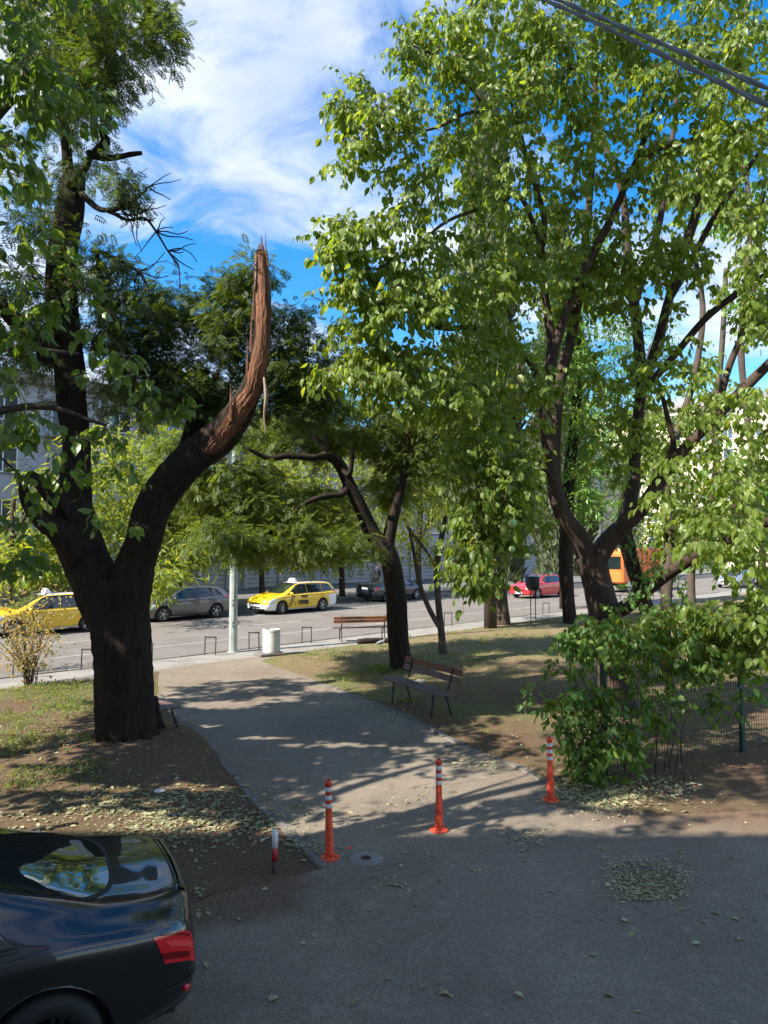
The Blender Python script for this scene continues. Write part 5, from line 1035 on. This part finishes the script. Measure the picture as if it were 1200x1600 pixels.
def build_car(name, label, loc, heading, kind, pmat, extra=None, steer=0.0, nx=90, nu=40, group=None, plate=None, rim=None, spokes=5):
    t = thing(name, label, 'car', loc, heading, group)
    if kind == 'coupe':
        L = 4.70; rows = [(-2.34, .50, .42, .55, .66, .30), (-2.31, .64, .33, .66, .86, .42), (-2.22, .75, .28, .80, .985, .50), (-2.0, .855, .26, .875, 1.005, .58), (-1.72, .905, .22, .91, 1.04, .60), (-1.35, .925, .2, .935, 1.16, .60), (-.85, .925, .2, .935, 1.33, .56), (-.35, .925, .2, .93, 1.395, .56), (.1, .925, .2, .92, 1.38, .57), (.6, .925, .2, .905, 1.22, .60), (1.05, .925, .2, .89, .985, .70), (1.5, .915, .2, .84, .91, .72), (2.0, .88, .22, .72, .80, .66), (2.25, .78, .24, .60, .70, .55), (2.34, .62, .3, .52, .60, .42)]
        wx = (1.40, -1.36); R = .33; hw = .925
        side = [((-1.18, 4.25), (-.25, 4.12), (-.30, 5.8), (-.85, 5.75)), ((-.20, 4.12), (1.0, 4.12), (.38, 5.8), (-.24, 5.8))]
        ws = (1.05, .42, 6.2, (-.16, -.12)); rw = (-1.78, -.86, 6.15, (.20, .08)); tl = ((-2.29, 2.3), (-2.06, 2.45), (-1.98, 3.3), (-2.26, 3.55)); hl = ((1.72, 2.6), (2.22, 2.3), (2.15, 3.6), (1.66, 3.5))
    elif kind == 'sedan':
        rows = [(-2.28, .68, .40, .62, .84, .42), (-2.24, .80, .32, .78, 1.00, .60), (-2.1, .85, .26, .90, 1.06, .66), (-1.75, .88, .22, .94, 1.09, .64), (-1.35, .885, .2, .945, 1.22, .58), (-.9, .885, .2, .945, 1.41, .56), (-.3, .885, .2, .935, 1.45, .57), (.25, .885, .2, .925, 1.42, .58), (.7, .885, .2, .91, 1.22, .60), (1.1, .885, .2, .89, 1.0, .68), (1.6, .87, .2, .82, .90, .70), (2.0, .83, .22, .72, .80, .64), (2.22, .72, .25, .6, .70, .52), (2.28, .58, .3, .52, .60, .42)]
        wx = (1.35, -1.3); R = .315; hw = .885
        side = [((-1.28, 4.25), (-.28, 4.12), (-.30, 5.8), (-.92, 5.75)), ((-.22, 4.12), (1.05, 4.12), (.46, 5.8), (-.24, 5.8))]
        ws = (1.12, .45, 6.2, (-.16, -.12)); rw = (-1.72, -.93, 6.2, (.14, .06)); tl = ((-2.24, 2.7), (-2.0, 2.8), (-1.95, 3.7), (-2.2, 3.7)); hl = ((1.7, 2.6), (2.18, 2.3), (2.1, 3.5), (1.66, 3.5))
    elif kind == 'wagon':
        rows = [(-2.28, .72, .38, .66, .90, .50), (-2.25, .82, .30, .86, 1.12, .60), (-2.14, .87, .24, .95, 1.30, .60), (-1.9, .885, .2, .96, 1.44, .59), (-1.4, .885, .2, .955, 1.475, .59), (-.6, .885, .2, .945, 1.49, .59), (.1, .885, .2, .935, 1.475, .59), (.5, .885, .2, .92, 1.36, .60), (.85, .885, .2, .905, 1.17, .62), (1.2, .885, .2, .88, .985, .69), (1.6, .875, .2, .83, .92, .70), (2.0, .84, .22, .73, .82, .64), (2.22, .74, .25, .60, .72, .52), (2.28, .60, .3, .52, .62, .42)]
        wx = (1.35, -1.27); R = .315; hw = .885
        side = [((-2.02, 4.35), (-1.30, 4.15), (-1.32, 5.75), (-1.80, 5.6)), ((-1.22, 4.12), (-.30, 4.12), (-.32, 5.78), (-1.24, 5.75)), ((-.22, 4.12), (1.10, 4.12), (.36, 5.78), (-.24, 5.78))]
        ws = (1.20, .30, 6.2, (-.14, -.1)); rw = (-2.20, -2.0, 6.2, (.05, .05)); tl = ((-2.25, 3.2), (-2.08, 3.2), (-2.03, 4.4), (-2.2, 4.4)); hl = ((1.72, 2.7), (2.16, 2.5), (2.08, 3.6), (1.68, 3.5))
    else:  # hatch
        rows = [(-2.10, .72, .38, .66, .90, .50), (-2.07, .82, .30, .86, 1.08, .60), (-1.95, .87, .24, .96, 1.22, .60), (-1.7, .895, .2, .97, 1.36, .58), (-1.25, .90, .2, .965, 1.44, .58), (-.5, .90, .2, .95, 1.47, .58), (.1, .90, .2, .935, 1.45, .58), (.5, .90, .2, .92, 1.33, .60), (.85, .90, .2, .905, 1.15, .62), (1.2, .90, .2, .88, .985, .69), (1.55, .885, .2, .82, .91, .70), (1.9, .85, .22, .72, .81, .64), (2.1, .74, .25, .60, .71, .52), (2.15, .60, .3, .52, .62, .42)]
        wx = (1.32, -1.28); R = .32; hw = .90
        side = [((-1.62, 4.4), (-1.28, 4.25), (-1.25, 5.7), (-1.40, 5.5)), ((-1.18, 4.2), (-.30, 4.12), (-.32, 5.78), (-1.15, 5.7)), ((-.22, 4.12), (1.10, 4.12), (.36, 5.78), (-.24, 5.78))]
        ws = (1.20, .30, 6.2, (-.14, -.1)); rw = (-1.98, -1.72, 6.2, (.05, .05)); tl = ((-2.06, 3.0), (-1.80, 3.1), (-1.76, 4.0), (-2.0, 4.1)); hl = ((1.6, 2.7), (2.02, 2.5), (1.95, 3.6), (1.55, 3.5))
    B_ = Body(rows); Ra = R+.055
    V, F_ = B_.shell(nx, nu, wx, Ra, R); link('body', to_mesh('body', V, F_, True, [pmat]), t)
    u_ = MB().box((0, 0, .42), (abs(rows[0][0])+rows[-1][0]-.35, hw*2-.50, .40)); u_.build('underbody', dark, t)
    for s in (-1, 1):
        for q_ in side:
            cxm = sum(p[0] for p in q_)/4; cum = sum(p[1] for p in q_)/4
            pm(B_.quad([((p[0]-cxm)*1.05+cxm+(.0), (p[1]-cum)*1.08+cum) for p in q_], s, .003), 'window_trim', dark, t)
            pm(B_.quad(q_, s, .007), 'side_window', glass_car, t)
        pm(B_.quad(tl, s, .007), 'tail_light', tail_red, t); pm(B_.quad(hl, s, .007), 'headlight', lamp_clear, t)
        # mirror
        p = B_.S(np.array([.82]), np.array([4.1]))[0]; M_ = MB().box((p[0], s*(p[1]+.10), p[2]+.05), (.12, .20, .13), bev=.04); M_.build('wing_mirror', pmat, t, smooth=True)
        for xh in (side[-1][0][0]+.14, side[-2][0][0]+.14 if kind != 'coupe' else None):
            if xh is None: continue
            p = B_.S(np.array([xh]), np.array([3.2]))[0]; MB().box((p[0], s*(p[1]+.018), p[2]), (.17, .03, .028), bev=.01).build('door_handle', pmat if kind != 'coupe' else p_black, t)
        sx = [side[-1][0][0]-.03, side[-1][1][0]+.05]+([side[-2][0][0]-.02] if kind != 'coupe' else [])
        for x_ in sx:
            pm(B_.patch(lambda A, Bv: x_+(A-.5)*.010, lambda A, Bv: .4+3.6*Bv, s, .0015, 2, 16), 'door_seam', dark, t)
    pm(B_.across(rw[0]-.03, rw[1]+.03, rw[2]-.1, rw[3], .003), 'rear_glass_trim', dark, t); pm(B_.across(rw[0], rw[1], rw[2], rw[3], .007), 'rear_window', glass_car, t)
    pm(B_.across(ws[1]-.03, ws[0]+.03, ws[2]-.1, (ws[3][1], ws[3][0]), .003), 'windscreen_trim', dark, t); pm(B_.across(ws[1], ws[0], ws[2], (ws[3][1], ws[3][0]), .007), 'windscreen', glass_car, t)
    # plates and grille
    MB().box((rows[0][0]-.012, 0, .60 if kind != 'sedan' else .80), (.02, .52, .11), bev=.004).build('rear_plate', p_white, t)
    MB().box((rows[-1][0]+.012, 0, .36), (.02, .52, .11), bev=.004).build('front_plate', p_white, t)
    MB().box((rows[-1][0]+.004, 0, .52), (.03, .70, .11), bev=.01).build('grille', dark, t); MB().box((rows[-1][0]-.01, 0, .26), (.05, .9, .07), bev=.01).build('lower_grille', dark, t)
    put_wheels(t, wx, hw, R, spokes, steer, rim)
    if extra: extra(t, B_)
    return t
def textmesh(txt, size, name, mat):
    c = bpy.data.curves.new(name, 'FONT'); c.body = txt; c.size = size; c.extrude = .0015; c.offset = .014*size/.2; o = bpy.data.objects.new(name, c); COL.objects.link(o)
    dg = bpy.context.evaluated_depsgraph_get(); me = bpy.data.meshes.new_from_object(o.evaluated_get(dg)); bpy.data.objects.remove(o); me.materials.append(mat); return me
def on_side(t, me, x, z, y):
    """lettering on the left flank (local +y); reads front to back"""
    o = link('lettering', me, t); o.matrix_local = Matrix.Translation((x, y, z)) @ Matrix(((-1, 0, 0), (0, 0, 1), (0, 1, 0))).to_4x4(); return o
HEAD = math.atan2(-1, -1)      # facing left, towards the camera
def along(px, c, z=ZR):        # point on line y=x+c seen at photo column px
    r = ray(px, 900); k = r[0]/r[1]; d = c/(1-k); return (d*k, d, z)
def taxi_extra(full):
    def f(t, B_):
        # white lower body: front bumper, rear bumper, sills
        for s in (-1, 1):
            pm(B_.patch(lambda A, Bv: 1.72+.555*A, lambda A, Bv: .05+2.45*Bv, s, .004, 14, 10), 'white_front_bumper', p_white, t)
            pm(B_.patch(lambda A, Bv: -2.275+.60*A, lambda A, Bv: .05+2.75*Bv, s, .004, 14, 10), 'white_rear_bumper', p_white, t)
            pm(B_.patch(lambda A, Bv: -.88+1.82*A, lambda A, Bv: .02+.75*Bv, s, .004, 14, 4), 'white_sill', p_white, t)
            m = MB(); m.tube([(-1.9, s*.60, 1.45), (-1.6, s*.61, 1.50), (-.6, s*.615, 1.525), (.1, s*.60, 1.50), (.25, s*.60, 1.46)], [.016]*5, 6, 4); m.build('roof_rail', dark, t, smooth=True)
        MB().box((2.235, 0, .40), (.13, 1.34, .26), bev=.05).build('front_bumper', p_white, t); MB().box((-2.25, 0, .52), (.09, 1.50, .30), bev=.03).build('rear_bumper', p_white, t); MB().box((2.285, 0, .36), (.04, .70, .10), bev=.01).build('air_intake', dark, t)
        pm(B_.across(-1.95, .26, 6.1, (0, 0), .004), 'white_roof', p_white, t)
        sg = MB(); sg.add([(-.12, -.24, 1.48), (.12, -.24, 1.48), (.12, .24, 1.48), (-.12, .24, 1.48), (-.02, -.20, 1.66), (.02, -.20, 1.66), (.02, .20, 1.66), (-.02, .20, 1.66)], [(0, 1, 5, 4), (1, 2, 6, 5), (2, 3, 7, 6), (3, 0, 4, 7), (4, 5, 6, 7)]); sg.build('roof_sign', p_white, t)
        ck = MB(); wsq = .062
        for i in range(4):
            for j in range(8):
                if (i+j) % 2 == 0:
                    z0 = .42+j*wsq; x0 = .98-i*wsq-(j-2)*.045; p = B_.off(np.array([x0, x0-wsq, x0-wsq-.045, x0-.045]), np.array([1.2+(z0-.42)*4.6, 1.2+(z0-.42)*4.6, 1.2+(z0+wsq-.42)*4.6, 1.2+(z0+wsq-.42)*4.6]), 1, .006); ck.add(p, [(0, 1, 2, 3)])
        ck.build('chequer_band', ink, t)
        if full:
            on_side(t, textmesh('TAXI', .17, 'lettering', ink), .18, .74, .897); on_side(t, textmesh('19700', .27, 'lettering', ink), .40, .42, .903)
            m = MB(); m.tube([(.60, .900, .42), (.54, .900, .46), (.52, .900, .52), (.56, .900, .57)], [.022, .014, .014, .022], 6, 3); m.build('handset_icon', ink, t)
            # driver behind the wheel, seen through the open window
    return f
build_car('taxi', 'yellow and white wagon taxi with 19700 on its door, in mid road', along(457, 40.2), HEAD+.05, 'wagon', p_yellow, taxi_extra(True), steer=.35)
build_car('taxi', 'yellow and white taxi half hidden by the shrub and the huge trunk', along(72, 39.6), HEAD, 'wagon', p_yellow, taxi_extra(False))
build_car('parked_car', 'dark grey hatchback with five spoke wheels between the huge tree and the lamp post', along(284, 41.3), HEAD, 'hatch', p_grey, rim=alloy)
build_car('parked_car', 'navy blue saloon seen from behind, partly hidden by the crooked tree', along(612, 42.9), HEAD+PI+.02, 'sedan', p_navy)
build_car('parked_car', 'bright red hatchback on the road seen through the leaves', along(842, 36.0), HEAD-.05, 'hatch', p_red)
build_car('parked_car', 'silver saloon parked at the far right behind the leaves', along(1150, 29.0), HEAD, 'sedan', p_silver)
build_car('parked_car', 'dark saloon parked at the right edge behind the leaves', along(1205, 27.6), HEAD, 'sedan', p_navy)
# orange truck
p = along(985, 34.5); t = thing('truck', 'orange refuse truck with a bulging hopper behind the forked tree', 'truck', p, HEAD)
MB().box((2.6, 0, 1.75), (1.7, 2.3, 2.2), bev=.12).build('cab', p_truck, t); MB().box((3.46, 0, 2.1), (.03, 2.0, .9), bev=.01).build('windscreen', glass_car, t)
for s in (-1, 1): MB().box((2.9, s*1.16, 2.15), (.8, .02, .7), bev=.008).build('side_window', glass_car, t)
bd = MB(); prof = [(-3.4, 1.0), (-3.9, 1.5), (-3.7, 2.5), (-2.8, 3.1), (1.5, 3.1), (1.6, 2.9), (1.6, 1.0)]; n = len(prof)
bd.add([(x, -1.2, z) for x, z in prof]+[(x, 1.2, z) for x, z in prof], [tuple(range(n)), tuple(range(2*n-1, n-1, -1))]+[(i, i+n, (i+1) % n+n, (i+1) % n) for i in range(n)]); bd.build('hopper', p_truck, t)
for k in range(6):
    for s in (-1, 1): MB().box((-2.9+k*.85, s*1.23, 2.05), (.10, .06, 2.0), bev=.01).build('rib', p_truck, t)
MB().box((0, 0, .8), (6.8, .9, .3)).build('chassis', dark, t); MB().box((0, 0, .55), (4, 2.2, .25), bev=.03).build('side_skirt', dark, t)
put_wheels(t, (2.5, -1.6, -2.8), 1.15, .5, 8, 0, p_white)
# ------------------------------------------------------------------ the near black coupe
BC = dict(loc=(-3.40, 4.28), rz=3.62)
def coupe_extra(t, B_):
    for k, (u0, u1) in enumerate(((2.45, 2.62), (3.2, 3.32))): pm(B_.patch(lambda A, Bv: -2.24+.20*A, lambda A, Bv: u0+(u1-u0)*Bv+.1*A, 1, .011, 8, 3), 'lamp_rib', MATS.get('lamp_rib') or simple('lamp_rib', (.16, .004, .006), .15), t)
    MB().box((-2.20, .70, .40), (.05, .14, .04), rz=.5, bev=.01).build('bumper_reflector', tail_red, t)
    pm(B_.patch(lambda A, Bv: -2.332+.26*A, lambda A, Bv: 1.55+.13*Bv, 1, .004, 10, 3), 'bumper_seam', dark, t)
    pm(B_.across(-2.30, -2.24, 6.0, (.03, .03), .012, 4, 10), 'spoiler_lip', p_black, t)
    pm(B_.across(-2.215, -2.205, 6.0, (.03, .03), .002, 2, 10), 'boot_seam', dark, t)
    pm(B_.quad([(-2.27, 2.75), (-2.10, 2.85), (-2.06, 3.05), (-2.255, 2.98)], 1, .010), 'light_bar', simple('light_bar', (.75, .06, .05), .2), t)
    for s in (-1, 1): pm(B_.patch(lambda A, Bv: -1.2+2.2*A, lambda A, Bv: 4.06+.05*Bv, s, .006, 14, 2), 'chrome_strip', dark, t)
bc = build_car('parked_car', 'glossy black coupe cut off in the bottom left corner', (BC['loc'][0], BC['loc'][1], -.04), BC['rz'], 'coupe', p_black, coupe_extra, nx=220, nu=120, rim=dark); bc.scale = (.93, .93, .93)

# ------------------------------------------------------------------ person by the far wall
x, y, z = along(590, 53.0, .02); t = thing('person', 'person in dark clothes walking along the far pavement above the navy saloon', 'person', (x, y, .02), .6)
m = MB()
for s in (-1, 1): m.tube([(s*.09+.02, s*.12, .04), (s*.09, s*.07, .48), (s*.08, 0, .92)], [.06, .065, .10], 10, 4)
m.tube([(0, 0, .86), (0, 0, 1.05), (0, .01, 1.28), (0, .01, 1.42), (0, .01, 1.50)], [.15, .15, .19, .17, .07], 12, 4)
for s in (-1, 1): m.tube([(s*.19, .0, 1.40), (s*.25, .03, 1.12), (s*.23, -s*.10, .86)], [.06, .045, .035], 8, 4)
m.build('clothing', simple('dark_cloth', (.02, .02, .025), .9), t, smooth=True)
MB().lathe([(0, -.12), (.06, -.10), (.085, 0), (.075, .07), (0, .12)], 14, (0, .02, 1.62)).build('head', simple('skin', (.45, .28, .2), .6), t, smooth=True)
MB().lathe([(.09, -.03), (.095, .03), (.08, .09), (0, .13)], 14, (0, .035, 1.63)).build('hair', dark, t, smooth=True)

# ------------------------------------------------------------------ buildings
def wallmat(name, c, var=.1): return conc(name, tuple(x*(1-var) for x in c), tuple(min(1, x*(1+var)) for x in c), 3)
def building(name, label, origin, rz, width, depth, storeys, sh, gh, wm__, bay, winw, winh, ground=None, balcony=False, trimm=None, roofm=None, x_skip=(), side_win=False):
    """front face along local x (0..width), facing local -y"""
    t = thing(name, label, 'building', origin, rz); H = gh+storeys*sh; m = MB()
    nb = int(width//bay); x0 = (width-nb*bay)/2
    # piers and spandrels, so every window is a real recess
    rec = .22
    def face(xa, xb, za, zb): m.box(((xa+xb)/2, rec/2, (za+zb)/2), (xb-xa, rec, zb-za))
    zlist = [gh+k*sh+(sh-winh)*.5 for k in range(storeys)]
    if ground is None: face(0, width, 0, zlist[0])
    else: face(0, width, gh-.5, zlist[0])
    for k, z in enumerate(zlist):
        zn = zlist[k+1] if k+1 < storeys else H
        face(0, width, z+winh, zn); xa = 0
        for b__ in range(nb):
            xc = x0+(b__+.5)*bay; face(xa, xc-winw/2, z, z+winh); xa = xc+winw/2
        face(xa, width, z, z+winh)
    m.box((width/2, rec+(depth-rec)/2, H/2), (width, depth-rec, H)); m.build('wall', wm__, t)
    tr = trimm or conc_plain
    MB().box((width/2, depth/2-.15, H+.15), (width+.7, depth+.7, .3)).build('cornice', tr, t)
    MB().box((width/2, depth/2, H+.55), (width-.4, depth-.4, .5)).build('roof', roofm or conc_plain, t)
    fm = MB()
    for (a, b__, c, d__) in ((-winw/2+.04, 0, .08, winh), (winw/2-.04, 0, .08, winh), (0, 0, .06, winh)): fm.box((a, rec-.05, winh/2), (c, .06, d__))
    for z in (.04, winh-.04): fm.box((0, rec-.05, z), (winw, .056, .08))
    fmesh = fm.mesh('window_frame', p_white); pmesh = MB().box((0, rec-.025, winh/2), (winw-.02, .02, winh-.02)).mesh('pane', glass_win); smesh = MB().box((0, -.04, -.05), (winw+.2, .14, .06)).mesh('sill', tr)
    bmesh_ = None
    if balcony:
        bm_ = MB().box((0, -.55, -.75), (bay*.8, 1.1, .14)); bmesh_ = bm_.mesh('balcony', tr); rl_ = MB()
        for k in range(13): rl_.box((-bay*.4+k*bay*.8/12, -1.07, -.22), (.03, .03, .92))
        rl_.box((0, -1.07, .26), (bay*.8, .05, .05)); rmesh = rl_.mesh('railing', iron)
    for k, z in enumerate(zlist):
        for b__ in range(nb):
            if (k, b__) in x_skip: continue
            xc = x0+(b__+.5)*bay; f = link('window_frame', fmesh, t, (xc, 0, z)); link('pane', pmesh, f); link('sill', smesh, f)
            if balcony and b__ % 2 == 0 and k > 0: q_ = link('balcony', bmesh_, t, (xc, 0, z)); link('railing', rmesh, q_)
    if ground:
        ground(t, width, gh, rec)
    return t, H
r45 = PI/4
def ground_floor(t, width, gh, rec):
    pale = wallmat('panel_pale', (.34, .34, .33)); k = 0; x = 0; r = random.Random(4); wid = [2.6, 3.4, 1.2, 2.8, 3.2]
    while x < min(width, 60):
        wd = wid[k % 5]
        if k % 5 == 2:
            MB().box((x+wd/2, .3, gh*.42), (wd, .06, gh*.84)).build('doorway', simple('door_dark_green', (.012, .035, .03), .5) if k == 2 else MATS['door_dark_green'], t)
        else:
            for j in range(7):
                MB().box((x+wd/2, .06, .28+j*.33), (wd-.06, .10, .30), bev=.012).build('wall_panel', pale, t)
            MB().box((x+wd/2, .30, gh-1.05), (wd, .05, 1.0)).build('shop_glass', glass_win, t)
        MB().box((x+wd+.14, 0, gh/2-.1), (.24, .34, gh-.3), bev=.01).build('pillar', pale, t)
        x += wd+.28; k += 1
c0 = 61.8
building('apartment_block', 'long grey apartment block with pale grooved ground floor across the street', (-26, -26+c0, 0.02), r45, 60, 12, 3, 3.0, 3.6, wallmat('plaster_grey', (.34, .35, .38)), 3.4, 1.6, 1.5, ground_floor, True)
building('apartment_block', 'beige apartment block farther along the street behind the verge trees', (17.2, 17.2+c0+1.0, 0.02), r45, 26, 12, 4, 3.0, 3.6, wallmat('plaster_beige', (.50, .44, .34)), 3.2, 1.5, 1.5, None, True)
building('apartment_block', 'cream sunlit apartment block at the right with a flat cornice', (35.5, 118.5, 0.02), -r45, 27, 30, 7, 3.0, 3.2, wallmat('plaster_cream', (.62, .55, .40)), 3.8, 1.5, 1.5, None, False)
building('apartment_block', 'pale building at the left end of the street behind the picket railing', (-62, -62+c0+2, 0.02), r45, 48, 12, 4, 3.0, 3.6, wallmat('plaster_pale', (.52, .52, .55)), 3.6, 1.5, 1.5, None, True)
# picket railing at the left
t = thing('picket_railing', 'grey picket railing behind the left taxi', 'railing', along(5, 46.6, .02), r45)
pk = MB().box((0, 0, .65), (.10, .05, 1.3), bev=.01).mesh('picket', conc_plain)
for k in range(26): link('picket', pk, t, (k*.22, 0, 0))
MB().box((2.8, .05, .95), (5.9, .04, .08)).build('rail', conc_plain, t); MB().box((2.8, .05, .3), (5.9, .04, .08)).build('rail', conc_plain, t)
# the photographer's own block, behind the camera: it shades the foreground
building('home_block', 'four storey block behind the viewpoint that shades the foreground asphalt', (1.5, -.9, 0), PI, 24, 11, 4, 3.0, 1.8, wallmat('plaster_home', (.66, .60, .52)), 3.6, 1.5, 1.5)
